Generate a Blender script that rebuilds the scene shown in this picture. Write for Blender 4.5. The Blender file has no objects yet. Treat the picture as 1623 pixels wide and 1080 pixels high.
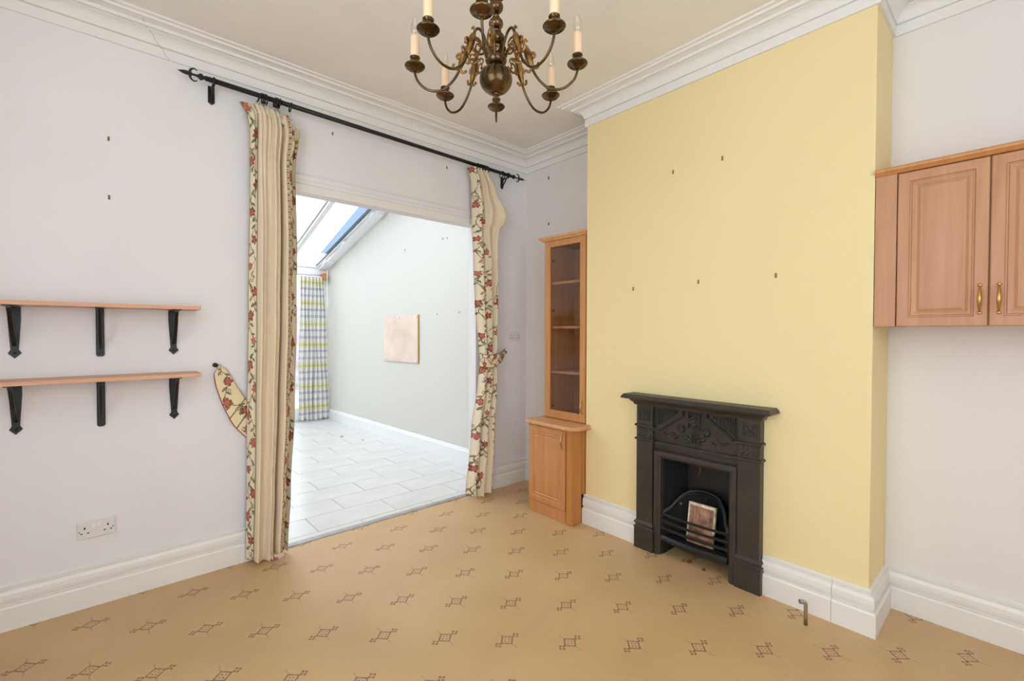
import bpy, bmesh, math, random
import numpy as np
from mathutils import Vector, Matrix

# ------------------------------------------------------------------ camera
scn = bpy.context.scene
YAW, PIT, ROL, F = 0.7286, -0.0170, 0.0021, 726.7
cam_d = bpy.data.cameras.new('camera')
cam = bpy.data.objects.new('camera', cam_d)
scn.collection.objects.link(cam)
cam_d.sensor_fit = 'HORIZONTAL'
cam_d.sensor_width = 36.0
cam_d.lens = F / 1623.0 * 36.0
cam_d.clip_start = 0.02
fw = Vector((math.sin(YAW) * math.cos(PIT), math.cos(YAW) * math.cos(PIT), math.sin(PIT)))
rt = Vector((math.cos(YAW), -math.sin(YAW), 0.0))
up = rt.cross(fw)
r2 = rt * math.cos(ROL) + up * math.sin(ROL)
u2 = up * math.cos(ROL) - rt * math.sin(ROL)
cam.matrix_world = Matrix(((r2.x, u2.x, -fw.x, -2.907), (r2.y, u2.y, -fw.y, -3.066),
                           (r2.z, u2.z, -fw.z, 1.35), (0, 0, 0, 1)))
scn.camera = cam

# ------------------------------------------------------------------ world, added fill lamps, exposure
wd = bpy.data.worlds.new('overcast_sky')
scn.world = wd
wd.use_nodes = True
bg = wd.node_tree.nodes['Background']
bg.inputs[0].default_value = (0.83, 0.92, 1.0, 1)
bg.inputs[1].default_value = 3.35

def area(name, loc, rot, sx, sy, power, col):
    l = bpy.data.lights.new(name, 'AREA')
    l.shape = 'RECTANGLE'; l.size = sx; l.size_y = sy
    l.energy = power; l.color = col
    o = bpy.data.objects.new(name, l)
    o.location = loc; o.rotation_euler = rot
    scn.collection.objects.link(o)
    return o
# added fill lamps at the two unseen windows, tilted up to brighten the ceiling
area('added_fill_front', (-2.65, -4.48, 1.65), (math.radians(106), 0, 0), 2.2, 2.0, 6, (0.88, 0.94, 1.0))
area('added_fill_side', (-3.98, -2.55, 1.65), (0, math.radians(-105), 0), 2.0, 1.6, 13, (0.88, 0.94, 1.0))
scn.view_settings.view_transform = 'Standard'
scn.view_settings.look = 'None'
scn.view_settings.gamma = 1.0
scn.view_settings.use_curve_mapping = False
scn.view_settings.exposure = 0.10

# ------------------------------------------------------------------ helpers: materials
def lin(c):
    o = []
    for v in c:
        v = v / 255.0
        o.append(v / 12.92 if v <= 0.04045 else ((v + 0.055) / 1.055) ** 2.4)
    return (o[0], o[1], o[2], 1.0)

MATS = {}
def nt_of(name):
    m = bpy.data.materials.new(name)
    m.use_nodes = True
    return m, m.node_tree, m.node_tree.nodes['Principled BSDF']

def mat(name, rgb, rough=0.6, metal=0.0, bump=0.0, bscale=200.0, var=0.0, vscale=3.0, spec=None):
    m, nt, p = nt_of(name)
    p.inputs['Base Color'].default_value = lin(rgb)
    p.inputs['Roughness'].default_value = rough
    p.inputs['Metallic'].default_value = metal
    if spec is not None:
        p.inputs['Specular IOR Level'].default_value = spec
    tc = nt.nodes.new('ShaderNodeTexCoord')
    if var > 0:
        n = nt.nodes.new('ShaderNodeTexNoise'); n.inputs['Scale'].default_value = vscale
        n.inputs['Detail'].default_value = 4
        nt.links.new(tc.outputs['Object'], n.inputs['Vector'])
        r = nt.nodes.new('ShaderNodeValToRGB')
        a = [max(0, c * (1 - var)) for c in rgb]; b = [min(255, c * (1 + var)) for c in rgb]
        r.color_ramp.elements[0].position = .3; r.color_ramp.elements[1].position = .7
        r.color_ramp.elements[0].color = lin(a); r.color_ramp.elements[1].color = lin(b)
        nt.links.new(n.outputs['Fac'], r.inputs['Fac'])
        nt.links.new(r.outputs['Color'], p.inputs['Base Color'])
    if bump > 0:
        n2 = nt.nodes.new('ShaderNodeTexNoise'); n2.inputs['Scale'].default_value = bscale
        n2.inputs['Detail'].default_value = 3
        nt.links.new(tc.outputs['Object'], n2.inputs['Vector'])
        b = nt.nodes.new('ShaderNodeBump'); b.inputs['Strength'].default_value = bump
        b.inputs['Distance'].default_value = 0.002
        nt.links.new(n2.outputs['Fac'], b.inputs['Height'])
        nt.links.new(b.outputs['Normal'], p.inputs['Normal'])
    MATS[name] = m
    return m

def wood(name, c0, c1, rough=0.42, stretch=(14, 14, 0.9)):
    m, nt, p = nt_of(name)
    tc = nt.nodes.new('ShaderNodeTexCoord')
    mp = nt.nodes.new('ShaderNodeMapping'); mp.inputs['Scale'].default_value = stretch
    n = nt.nodes.new('ShaderNodeTexNoise'); n.inputs['Scale'].default_value = 2.2
    n.inputs['Detail'].default_value = 8; n.inputs['Roughness'].default_value = .62
    n.inputs['Distortion'].default_value = .5
    r = nt.nodes.new('ShaderNodeValToRGB')
    r.color_ramp.elements[0].position = .30; r.color_ramp.elements[1].position = .72
    r.color_ramp.elements[0].color = lin(c0); r.color_ramp.elements[1].color = lin(c1)
    nt.links.new(tc.outputs['Object'], mp.inputs['Vector'])
    nt.links.new(mp.outputs['Vector'], n.inputs['Vector'])
    nt.links.new(n.outputs['Fac'], r.inputs['Fac'])
    nt.links.new(r.outputs['Color'], p.inputs['Base Color'])
    p.inputs['Roughness'].default_value = rough
    MATS[name] = m
    return m

def vcol(name, rough=0.85):
    m, nt, p = nt_of(name)
    a = nt.nodes.new('ShaderNodeAttribute'); a.attribute_name = 'print'
    nt.links.new(a.outputs['Color'], p.inputs['Base Color'])
    p.inputs['Roughness'].default_value = rough
    n2 = nt.nodes.new('ShaderNodeTexNoise'); n2.inputs['Scale'].default_value = 900
    tc = nt.nodes.new('ShaderNodeTexCoord')
    nt.links.new(tc.outputs['Object'], n2.inputs['Vector'])
    b = nt.nodes.new('ShaderNodeBump'); b.inputs['Strength'].default_value = .15; b.inputs['Distance'].default_value = .001
    nt.links.new(n2.outputs['Fac'], b.inputs['Height']); nt.links.new(b.outputs['Normal'], p.inputs['Normal'])
    MATS[name] = m
    return m

def glass(name, tint, gloss=0.08, rough=0.02):
    m = bpy.data.materials.new(name); m.use_nodes = True
    nt = m.node_tree; nt.nodes.clear()
    o = nt.nodes.new('ShaderNodeOutputMaterial')
    t = nt.nodes.new('ShaderNodeBsdfTransparent'); t.inputs[0].default_value = (*tint, 1)
    g = nt.nodes.new('ShaderNodeBsdfGlossy'); g.inputs['Roughness'].default_value = rough
    mx = nt.nodes.new('ShaderNodeMixShader'); mx.inputs[0].default_value = gloss
    nt.links.new(t.outputs[0], mx.inputs[1]); nt.links.new(g.outputs[0], mx.inputs[2])
    nt.links.new(mx.outputs[0], o.inputs[0])
    MATS[name] = m
    return m

mat('paint_white', (233, 230, 231), .85, bump=.25, bscale=60, var=.012, vscale=1.5)
mat('paint_cream', (215, 212, 204), .85, bump=.15, bscale=80)
mat('paint_ceiling', (240, 235, 228), .9, bump=.55, bscale=45, var=.01)
mat('gloss_white', (236, 232, 226), .35, var=.01)
mat('cornice_white', (236, 233, 229), .7)
mat('upvc', (240, 241, 242), .3)
mat('tile_white', (219, 216, 213), .22, var=.02, vscale=5)
mat('grout', (176, 174, 170), .9)
mat('iron', (26, 26, 26), .42, .25, bump=.1, bscale=300)
mat('cast_iron', (60, 55, 49), .42, .15, bump=.18, bscale=160, var=.10, vscale=9)
mat('soot', (17, 16, 16), .85, bump=.3, bscale=80)
mat('grate_iron', (44, 45, 47), .38, .5, bump=.1, bscale=200)
mat('antique_brass', (92, 74, 50), .22, .92, var=.25, vscale=14)
mat('gilt_brass', (136, 104, 60), .30, .92, var=.30, vscale=40)
mat('brass', (196, 160, 92), .3, .95)
mat('chrome', (190, 190, 188), .22, 1.0)
mat('candle', (240, 208, 170), .55)
mat('plastic_white', (226, 222, 220), .35)
mat('slot', (30, 28, 28), .6)
mat('plug_brown', (150, 112, 62), .6)
mat('hole_dark', (84, 76, 68), .8)
mat('hole_crack', (176, 164, 148), .9)
mat('hem_tape', (226, 220, 208), .8)
mat('lining', (232, 216, 188), .9, bump=.15, bscale=900, var=.012, vscale=6)
mat('piping', (150, 62, 42), .7)
mat('piping_dark', (92, 78, 58), .7)
mat('strip_metal', (168, 162, 158), .45, .3, var=.06, vscale=12)
mat('board_ply', (228, 205, 190), .6, var=.05, vscale=4)
mat('clay', (150, 112, 92), .9, bump=.5, bscale=60, var=.35, vscale=18)
mat('ash_cream', (214, 196, 168), .95, bump=.6, bscale=80, var=.2, vscale=30)
mat('rust', (120, 70, 40), .95, var=.3, vscale=60)
mat('leaf_dry', (92, 76, 58), .9)
mat('paving', (176, 170, 164), .9, var=.08)
mat('brick_far', (176, 166, 172), .9, var=.1, vscale=6)
mat('mosaic_brown', (140, 92, 60), .3); mat('mosaic_tan', (206, 172, 130), .3); mat('mosaic_cream', (228, 208, 170), .3)
mat('film_blue', (150, 190, 235), .4)
mat('rubber', (28, 28, 30), .5)
mat('bulb_base', (215, 200, 170), .5)
wood('beech', (203, 144, 92), (222, 170, 120))
wood('beech_pink', (182, 126, 86), (198, 148, 108))
wood('beech_orange', (190, 126, 70), (208, 148, 92))
wood('beech_side', (184, 118, 58), (200, 136, 76))
wood('beech_shelf', (206, 150, 112), (222, 172, 136), stretch=(0.9, 14, 14))
glass('glazing', (1.0, 1.0, 1.0), .05)
glass('glazing_tint', (.41, .465, .53), .04)
glass('cabinet_glass', (.86, .82, .76), .04, .01)
glass('bulb_glass', (.97, .95, .90), .16, .03)
vcol('floral_print')
vcol('plaid_fold_shade')

# anaglypta wallpaper for the yellow chimney breast
def wallpaper(name, rgb, strength=.55):
    m, nt, p = nt_of(name)
    p.inputs['Base Color'].default_value = lin(rgb); p.inputs['Roughness'].default_value = .75
    tc = nt.nodes.new('ShaderNodeTexCoord')
    v = nt.nodes.new('ShaderNodeTexNoise'); v.inputs['Scale'].default_value = 38; v.inputs['Detail'].default_value = 5
    v.inputs['Distortion'].default_value = 1.2
    nt.links.new(tc.outputs['Object'], v.inputs['Vector'])
    b = nt.nodes.new('ShaderNodeBump'); b.inputs['Strength'].default_value = strength; b.inputs['Distance'].default_value = .003
    nt.links.new(v.outputs['Fac'], b.inputs['Height']); nt.links.new(b.outputs['Normal'], p.inputs['Normal'])
    MATS[name] = m
wallpaper('paint_yellow', (240, 222, 166))
wallpaper('paint_alcove', (233, 228, 225), .45)

# patterned carpet: small lozenges set on a diagonal lattice
def carpet():
    m, nt, p = nt_of('carpet')
    N, L = nt.nodes, nt.links
    def mth(op, a, b=None, c=None):
        n = N.new('ShaderNodeMath'); n.operation = op
        for i, v in enumerate((a, b, c)):
            if v is None: continue
            if isinstance(v, (int, float)): n.inputs[i].default_value = v
            else: L.new(v, n.inputs[i])
        return n.outputs[0]
    g = N.new('ShaderNodeNewGeometry')
    wob = N.new('ShaderNodeTexNoise'); wob.inputs['Scale'].default_value = 260; wob.inputs['Detail'].default_value = 2
    L.new(g.outputs['Position'], wob.inputs['Vector'])
    sw = N.new('ShaderNodeSeparateColor'); L.new(wob.outputs['Color'], sw.inputs[0])
    sp = N.new('ShaderNodeSeparateXYZ'); L.new(g.outputs['Position'], sp.inputs[0])
    X = mth('ADD', sp.outputs[0], mth('MULTIPLY', mth('SUBTRACT', sw.outputs[0], .5), .010))
    Y = mth('ADD', sp.outputs[1], mth('MULTIPLY', mth('SUBTRACT', sw.outputs[1], .5), .010))
    a = mth('DIVIDE', mth('ADD', X, .427), .1948)
    b = mth('DIVIDE', mth('ADD', Y, 2.343), .1937)
    u = mth('MULTIPLY', mth('ADD', a, b), .5); v = mth('MULTIPLY', mth('SUBTRACT', a, b), .5)
    fu = mth('SUBTRACT', u, mth('ROUND', u)); fv = mth('SUBTRACT', v, mth('ROUND', v))
    lx = mth('MULTIPLY', mth('ADD', fu, fv), .1948); ly = mth('MULTIPLY', mth('SUBTRACT', fu, fv), .1937)
    ax = mth('ABSOLUTE', lx); ay = mth('ABSOLUTE', ly)
    md = mth('ADD', ax, ay)
    line = mth('LESS_THAN', mth('ABSOLUTE', mth('SUBTRACT', md, .0315)), .0042)
    P_ = mth('ABSOLUTE', mth('ADD', lx, ly)); Q_ = mth('ABSOLUTE', mth('SUBTRACT', lx, ly))
    dots = mth('MULTIPLY', mth('LESS_THAN', mth('ABSOLUTE', mth('SUBTRACT', P_, .011)), .0045),
               mth('LESS_THAN', mth('ABSOLUTE', mth('SUBTRACT', Q_, .011)), .0045))
    cx = mth('SUBTRACT', ax, .050)
    P2 = mth('ABSOLUTE', mth('ADD', cx, ly)); Q2 = mth('ABSOLUTE', mth('SUBTRACT', cx, ly))
    clus = mth('MULTIPLY', mth('LESS_THAN', mth('ABSOLUTE', mth('SUBTRACT', P2, .0105)), .0075),
               mth('LESS_THAN', mth('ABSOLUTE', mth('SUBTRACT', Q2, .0105)), .0075))
    thin = mth('MULTIPLY', mth('LESS_THAN', ax, .0028), mth('LESS_THAN', mth('ABSOLUTE', mth('SUBTRACT', ay, .050)), .018))
    rust = mth('MINIMUM', mth('ADD', clus, dots), 1.0)
    # pile colour: soft tan with fleck
    n1 = N.new('ShaderNodeTexNoise'); n1.inputs['Scale'].default_value = 420; n1.inputs['Detail'].default_value = 3
    L.new(g.outputs['Position'], n1.inputs['Vector'])
    n2 = N.new('ShaderNodeTexNoise'); n2.inputs['Scale'].default_value = 2.3; n2.inputs['Detail'].default_value = 4
    L.new(g.outputs['Position'], n2.inputs['Vector'])
    f = mth('ADD', mth('MULTIPLY', n1.outputs['Fac'], 1.0), mth('MULTIPLY', n2.outputs['Fac'], .25))
    r = N.new('ShaderNodeValToRGB')
    r.color_ramp.elements[0].position = .40; r.color_ramp.elements[1].position = .84
    r.color_ramp.elements[0].color = lin((178, 134, 80)); r.color_ramp.elements[1].color = lin((234, 196, 138))
    L.new(f, r.inputs['Fac'])
    def mix(fac, c1, c2):
        n = N.new('ShaderNodeMix'); n.data_type = 'RGBA'
        L.new(fac, n.inputs[0]); L.new(c1, n.inputs[6]); n.inputs[7].default_value = lin(c2)
        return n.outputs[2]
    c = mix(mth('MULTIPLY', rust, .92), r.outputs['Color'], (142, 76, 50))
    c = mix(mth('MULTIPLY', thin, .35), c, (120, 96, 66))
    c = mix(mth('MULTIPLY', line, .85), c, (88, 70, 54))
    L.new(c, p.inputs['Base Color'])
    p.inputs['Roughness'].default_value = .42
    p.inputs['Specular IOR Level'].default_value = .65
    p.inputs['Sheen Weight'].default_value = .15
    p.inputs['Sheen Roughness'].default_value = .3
    bm_ = N.new('ShaderNodeBump'); bm_.inputs['Strength'].default_value = .6; bm_.inputs['Distance'].default_value = .004
    L.new(n1.outputs['Fac'], bm_.inputs['Height']); L.new(bm_.outputs['Normal'], p.inputs['Normal'])
    MATS['carpet'] = m
carpet()

# ------------------------------------------------------------------ helpers: meshes
COL = scn.collection
rnd = random.Random(7)

class MB:
    """collects shapes in world coordinates and links them as one mesh object"""
    def __init__(s): s.v = []; s.f = []; s.smooth = []; s.cols = None
    def add(s, vs, fs, smooth=False):
        o = len(s.v); s.v += [tuple(v) for v in vs]
        for f in fs: s.f.append(tuple(i + o for i in f)); s.smooth.append(smooth)
        return s
    def box(s, x0, x1, y0, y1, z0, z1, bev=0.0):
        x0, x1 = sorted((x0, x1)); y0, y1 = sorted((y0, y1)); z0, z1 = sorted((z0, z1))
        if bev <= 0:
            v = [(x0, y0, z0), (x1, y0, z0), (x1, y1, z0), (x0, y1, z0), (x0, y0, z1), (x1, y0, z1), (x1, y1, z1), (x0, y1, z1)]
            return s.add(v, [(0, 3, 2, 1), (4, 5, 6, 7), (0, 1, 5, 4), (1, 2, 6, 5), (2, 3, 7, 6), (3, 0, 4, 7)])
        b = bev
        bm = bmesh.new(); bmesh.ops.create_cube(bm, size=1)
        for v in bm.verts:
            v.co = ((x0 + x1) / 2 + v.co.x * (x1 - x0), (y0 + y1) / 2 + v.co.y * (y1 - y0), (z0 + z1) / 2 + v.co.z * (z1 - z0))
        bmesh.ops.bevel(bm, geom=list(bm.edges), offset=min(b, .49 * min(x1 - x0, y1 - y0, z1 - z0)), segments=2, profile=.6, affect='EDGES')
        return s.bm(bm)
    def bm(s, bm, smooth=False, M=None):
        bm.verts.index_update()
        vs = [(M @ v.co if M else v.co) for v in bm.verts]
        s.add(vs, [[q.index for q in f.verts] for f in bm.faces], smooth); bm.free(); return s
    def poly(s, pts, vec):
        """planar polygon (3-D points) extruded by vec"""
        n = len(pts); a = [Vector(p) for p in pts]; b = [p + Vector(vec) for p in a]
        nrm = Vector((0, 0, 0))
        for i in range(n): nrm += a[i].cross(a[(i + 1) % n])
        fs = []
        if nrm.dot(Vector(vec)) > 0:
            fs.append(tuple(range(n - 1, -1, -1))); fs.append(tuple(range(n, 2 * n)))
            fs += [(i, (i + 1) % n, n + (i + 1) % n, n + i) for i in range(n)]
        else:
            fs.append(tuple(range(n))); fs.append(tuple(range(2 * n - 1, n - 1, -1)))
            fs += [(n + i, n + (i + 1) % n, (i + 1) % n, i) for i in range(n)]
        return s.add(a + b, fs)
    def lathe(s, prof, c, seg=24, axis='z', smooth=True):
        """prof: (radius, height) from bottom to top about a vertical axis at c"""
        vs = []; n = len(prof)
        for r, h in prof:
            for k in range(seg):
                a = 2 * math.pi * k / seg
                p = (r * math.cos(a), r * math.sin(a), h)
                if axis == 'y': p = (p[0], p[2], p[1])
                if axis == 'x': p = (p[2], p[0], p[1])
                vs.append((c[0] + p[0], c[1] + p[1], c[2] + p[2]))
        fs = []
        for i in range(n - 1):
            for k in range(seg):
                a, b = i * seg + k, i * seg + (k + 1) % seg
                q = (a, b, b + seg, a + seg)
                fs.append(q if axis != 'y' else q[::-1])
        cap0 = tuple(range(seg - 1, -1, -1)); cap1 = tuple(range((n - 1) * seg, n * seg))
        fs += [cap0, cap1] if axis != 'y' else [cap0[::-1], cap1[::-1]]
        return s.add(vs, fs, smooth)
    def tube(s, pts, rad, seg=8, closed=False, smooth=True):
        pts = [Vector(p) for p in pts]; n = len(pts)
        rad = [rad] * n if isinstance(rad, (int, float)) else list(rad)
        vs = []; T0 = None; nv = None
        for i in range(n):
            if closed: t = (pts[(i + 1) % n] - pts[i - 1]).normalized()
            else: t = (pts[min(i + 1, n - 1)] - pts[max(i - 1, 0)]).normalized()
            if nv is None:
                nv = t.orthogonal().normalized()
            else:
                nv = (nv - t * nv.dot(t))
                nv = nv.normalized() if nv.length > 1e-6 else t.orthogonal().normalized()
            b = t.cross(nv)
            for k in range(seg):
                a = 2 * math.pi * k / seg
                vs.append(pts[i] + (nv * math.cos(a) + b * math.sin(a)) * rad[i])
        fs = []
        for i in range(n if closed else n - 1):
            for k in range(seg):
                j = (i + 1) % n
                fs.append((i * seg + k, i * seg + (k + 1) % seg, j * seg + (k + 1) % seg, j * seg + k))
        if not closed:
            fs += [tuple(range(seg - 1, -1, -1)), tuple(range((n - 1) * seg, n * seg))]
        return s.add(vs, fs, smooth)
    def ball(s, c, r, seg=14, sc=(1, 1, 1)):
        bm = bmesh.new(); bmesh.ops.create_uvsphere(bm, u_segments=seg, v_segments=max(6, seg // 2 + 1), radius=1)
        for v in bm.verts: v.co = (c[0] + v.co.x * r * sc[0], c[1] + v.co.y * r * sc[1], c[2] + v.co.z * r * sc[2])
        return s.bm(bm, True)
    def sweep(s, prof, path, closed_ends=True):
        """closed profile (t outwards to the right of the path, z) swept along a plan polyline with mitres"""
        n = len(path); m = len(prof); vs = []
        P = [Vector((p[0], p[1], 0)) for p in path]
        for i in range(n):
            d0 = (P[i] - P[i - 1]).normalized() if i > 0 else None
            d1 = (P[i + 1] - P[i]).normalized() if i < n - 1 else None
            r0 = Vector((d0.y, -d0.x, 0)) if d0 else None
            r1 = Vector((d1.y, -d1.x, 0)) if d1 else None
            if r0 is None: o = r1
            elif r1 is None: o = r0
            else:
                o = (r0 + r1); o = o / (o.dot(r0))
            for t, z in prof: vs.append(P[i] + o * t + Vector((0, 0, z)))
        fs = []
        for i in range(n - 1):
            for k in range(m):
                a, b = i * m + k, i * m + (k + 1) % m
                fs.append((a, b, b + m, a + m))
        fs += [tuple(range(m - 1, -1, -1)), tuple(range((n - 1) * m, n * m))]
        return s.add(vs, fs)
    def rings(s, y0, y1, z0, z1, prof, back=None):
        """concentric rectangles in the plane facing -x; prof: (inset, x) from the outer edge inwards"""
        vs = []; fs = []
        for ins, x in prof:
            vs += [(x, y0 + ins, z0 + ins), (x, y1 - ins, z0 + ins), (x, y1 - ins, z1 - ins), (x, y0 + ins, z1 - ins)]
        for i in range(len(prof) - 1):
            for k in range(4):
                a, b = i * 4 + k, i * 4 + (k + 1) % 4
                fs.append((a, a + 4, b + 4, b))
        e = (len(prof) - 1) * 4
        fs.append((e + 3, e + 2, e + 1, e))
        if back is not None: fs.append((0, 1, 2, 3))
        return s.add(vs, fs)
    def build(s, name, m, parent=None, at=None, mods=None):
        me = bpy.data.meshes.new(name)
        o = bpy.data.objects.new(name, me)
        if parent is not None:
            org = parent_world(parent)
            if at is None: at = org
        elif at is None:
            xs = [v[0] for v in s.v]; ys = [v[1] for v in s.v]; zs = [v[2] for v in s.v]
            at = ((min(xs) + max(xs)) / 2, (min(ys) + max(ys)) / 2, min(zs))
        me.from_pydata([(v[0] - at[0], v[1] - at[1], v[2] - at[2]) for v in s.v], [], s.f)
        me.polygons.foreach_set('use_smooth', s.smooth)
        if s.cols is not None:
            a = me.color_attributes.new('print', 'FLOAT_COLOR', 'POINT')
            a.data.foreach_set('color', np.asarray(s.cols, dtype=np.float32).ravel())
        bmx = bmesh.new(); bmx.from_mesh(me)
        if s.cols is None: bmesh.ops.recalc_face_normals(bmx, faces=bmx.faces)
        bmx.to_mesh(me); bmx.free()
        me.update()
        me.materials.append(MATS[m])
        if parent is not None:
            o.parent = parent
            o.location = (at[0] - org[0], at[1] - org[1], at[2] - org[2])
        else: o.location = at
        COL.objects.link(o)
        return o

def parent_world(o):
    p = Vector((0, 0, 0))
    while o is not None:
        p = p + Vector(o.location); o = o.parent
    return p

def thing(name, label, cat, loc, group=None):
    o = bpy.data.objects.new(name, None); o.empty_display_size = .05
    o.location = loc; COL.objects.link(o)
    return tag(o, label, cat, group)
def tag(o, label, cat, group=None):
    o['label'] = label; o['category'] = cat
    if group: o['group'] = group
    return o
def struct(o, label=None):
    o['kind'] = 'structure'
    if label: o['label'] = label
    return o
def copy_tree(o, parent=None, d=(0, 0, 0), rz=0.0):
    c = o.copy(); COL.objects.link(c)
    if parent is not None: c.parent = parent
    else:
        c.location = Vector(o.location) + Vector(d)
        c.rotation_euler = (o.rotation_euler[0], o.rotation_euler[1], o.rotation_euler[2] + rz)
    for ch in o.children: copy_tree(ch, c)
    return c
def bez(p0, p1, p2, p3, n=10):
    out = []
    for i in range(n + 1):
        t = i / n; a = (1 - t)
        out.append(tuple(a**3 * p0[k] + 3 * a * a * t * p1[k] + 3 * a * t * t * p2[k] + t**3 * p3[k] for k in range(len(p0))))
    return out
def spline(pts, n=8):
    """Catmull-Rom through points"""
    P = [pts[0]] + list(pts) + [pts[-1]]; out = []
    for i in range(1, len(P) - 2):
        for k in range(n):
            t = k / n
            out.append(tuple(.5 * ((2 * P[i][q]) + (-P[i - 1][q] + P[i + 1][q]) * t +
                     (2 * P[i - 1][q] - 5 * P[i][q] + 4 * P[i + 1][q] - P[i + 2][q]) * t * t +
                     (-P[i - 1][q] + 3 * P[i][q] - 3 * P[i + 1][q] + P[i + 2][q]) * t**3) for q in range(len(pts[0]))))
    out.append(tuple(pts[-1])); return out
def lerp_tab(tab, z):
    """piecewise-linear lookup, tab: (z, value) with z falling"""
    if z >= tab[0][0]: return tab[0][1]
    for (za, a), (zb, b) in zip(tab, tab[1:]):
        if z >= zb:
            t = (za - z) / (za - zb); t = t * t * (3 - 2 * t)
            return a + (b - a) * t
    return tab[-1][1]

# ------------------------------------------------------------------ the room shell
ZC = 2.94                       # ceiling
XL, YF = -4.05, -4.55           # left wall, wall behind the photographer
D, C0, C1 = 0.35, -0.994, -2.612   # chimney breast
OL, OR_, OZ = -2.13, -0.578, 2.24  # opening to the conservatory
WT = 0.10

struct(MB().box(XL, .0, YF, 0.0, -.06, 0).build('floor', 'carpet'), 'beige carpet with rows of small brown lozenges')
struct(MB().box(XL, .12, YF, .02, ZC, ZC + .08).build('ceiling', 'paint_ceiling'))
struct(MB().poly([(XL, 0, 0), (OL, 0, 0), (OL, 0, OZ), (OR_, 0, OZ), (OR_, 0, 0), (.12, 0, 0), (.12, 0, 3.62), (XL, 0, 3.62)], (0, WT, 0)).build('wall_back', 'paint_white'))
struct(MB().box(0, .12, YF, 0, 0, ZC).build('wall_right', 'paint_alcove'))
# chimney breast with the fire recess cut out of it
cb = MB()
cb.poly([(-D, C0, 0), (-D, -1.60, 0), (-D, -1.60, .60), (-D, -2.01, .60), (-D, -2.01, 0), (-D, C1, 0), (-D, C1, ZC), (-D, C0, ZC)], (D - .002, 0, 0))
struct(cb.build('wall_chimney_breast', 'paint_yellow'), 'pale yellow textured chimney breast')

def wall_hole(axis, plane, thick, a0, a1, z0, z1, ha0, ha1, hz0, hz1):
    m = MB()
    for (p, q, r, t) in ((a0, ha0, z0, z1), (ha1, a1, z0, z1), (ha0, ha1, z0, hz0), (ha0, ha1, hz1, z1)):
        if axis == 'y': m.box(p, q, plane, plane + thick, r, t)
        else: m.box(plane, plane + thick, p, q, r, t)
    return m
struct(wall_hole('y', YF, -.15, XL - .15, .12, 0, ZC, -3.8, -1.5, .6, 2.7).build('wall_front', 'paint_white'))
struct(wall_hole('x', XL, -.15, YF, WT, 0, ZC, -3.4, -1.7, .6, 2.7).build('wall_left', 'paint_white'))
def added_window(n, axis, plane, a0, a1, z0, z1):  # invented windows out of view, put in to bring light into the room
    r = MB(); t = .05
    def b(p, q, s_, u):
        if axis == 'y': r.box(p, q, plane - .10, plane - .05, s_, u, .006)
        else: r.box(plane - .10, plane - .05, p, q, s_, u, .006)
    b(a0, a0 + t, z0, z1); b(a1 - t, a1, z0, z1); b(a0 + t, a1 - t, z0, z0 + t); b(a0 + t, a1 - t, z1 - t, z1)
    mid = (a0 + a1) / 2; b(mid - t / 2, mid + t / 2, z0 + t, z1 - t)
    o = struct(r.build('added_window_%d' % n, 'upvc'))
    for p, q in ((a0 + t, mid - t / 2), (mid + t / 2, a1 - t)):
        g = MB()
        if axis == 'y': g.box(p, q, plane - .079, plane - .073, z0 + t, z1 - t)
        else: g.box(plane - .079, plane - .073, p, q, z0 + t, z1 - t)
        g.build('pane', 'glazing', o)
added_window(1, 'y', YF, -3.8, -1.5, .6, 2.7)
added_window(2, 'x', XL, -3.4, -1.7, .6, 2.7)

# plaster cornice, mitred round the room
cov = [(0, 2.797), (.013, 2.797), (.013, 2.843), (.006, 2.845), (.006, 2.850), (.018, 2.852)]
for k in range(9):
    a = k / 8 * math.pi / 2
    cov.append((.062 - .044 * math.cos(a), 2.853 + .046 * math.sin(a)))
cov += [(.060, 2.906), (.078, 2.905), (.082, 2.912), (.082, 2.919), (.100, 2.923), (.114, 2.928), (.120, 2.921), (.128, 2.922), (.132, 2.931), (.150, 2.933), (.156, 2.941), (0, 2.941)]
cr = MB().sweep(cov, [(XL, 0), (0, 0), (0, C0), (-D, C0), (-D, C1), (0, C1), (0, YF), (XL, YF), (XL, 0)])
struct(cr.build('trim_1', 'cornice_white'), 'white moulded plaster cornice round the ceiling')

# skirting boards
sk = [(0, 0), (.032, 0), (.032, .100), (.027, .109), (.015, .111), (.014, .116), (.023, .122), (.026, .140), (.025, .160), (.020, .176), (.007, .181), (.007, .186), (.013, .188), (.013, .196), (.004, .200), (0, .200)]
def skirting(name, path): return struct(MB().sweep(sk, path).build(name, 'gloss_white'))
skirting('baseboard_back', [(XL, 0), (OL - .01, 0)])
skirting('baseboard_nib', [(OR_, .098), (OR_, .0), (OR_ + .0001, 0), (-.001, 0), (-.001, -.56)])
skirting('baseboard_chimney_left', [(-D, -.985), (-D, -1.133)])
skirting('baseboard_chimney_middle', [(-D, -1.1342), (-D, -1.435)])
skirting('baseboard_chimney_right', [(-D, -2.172), (-D, -2.476)])
skirting('baseboard_chimney_end', [(-D, -2.4774), (-D, C1), (-.002, C1)])
skirting('baseboard_right', [(0, C1 - .001), (0, YF)])

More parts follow.
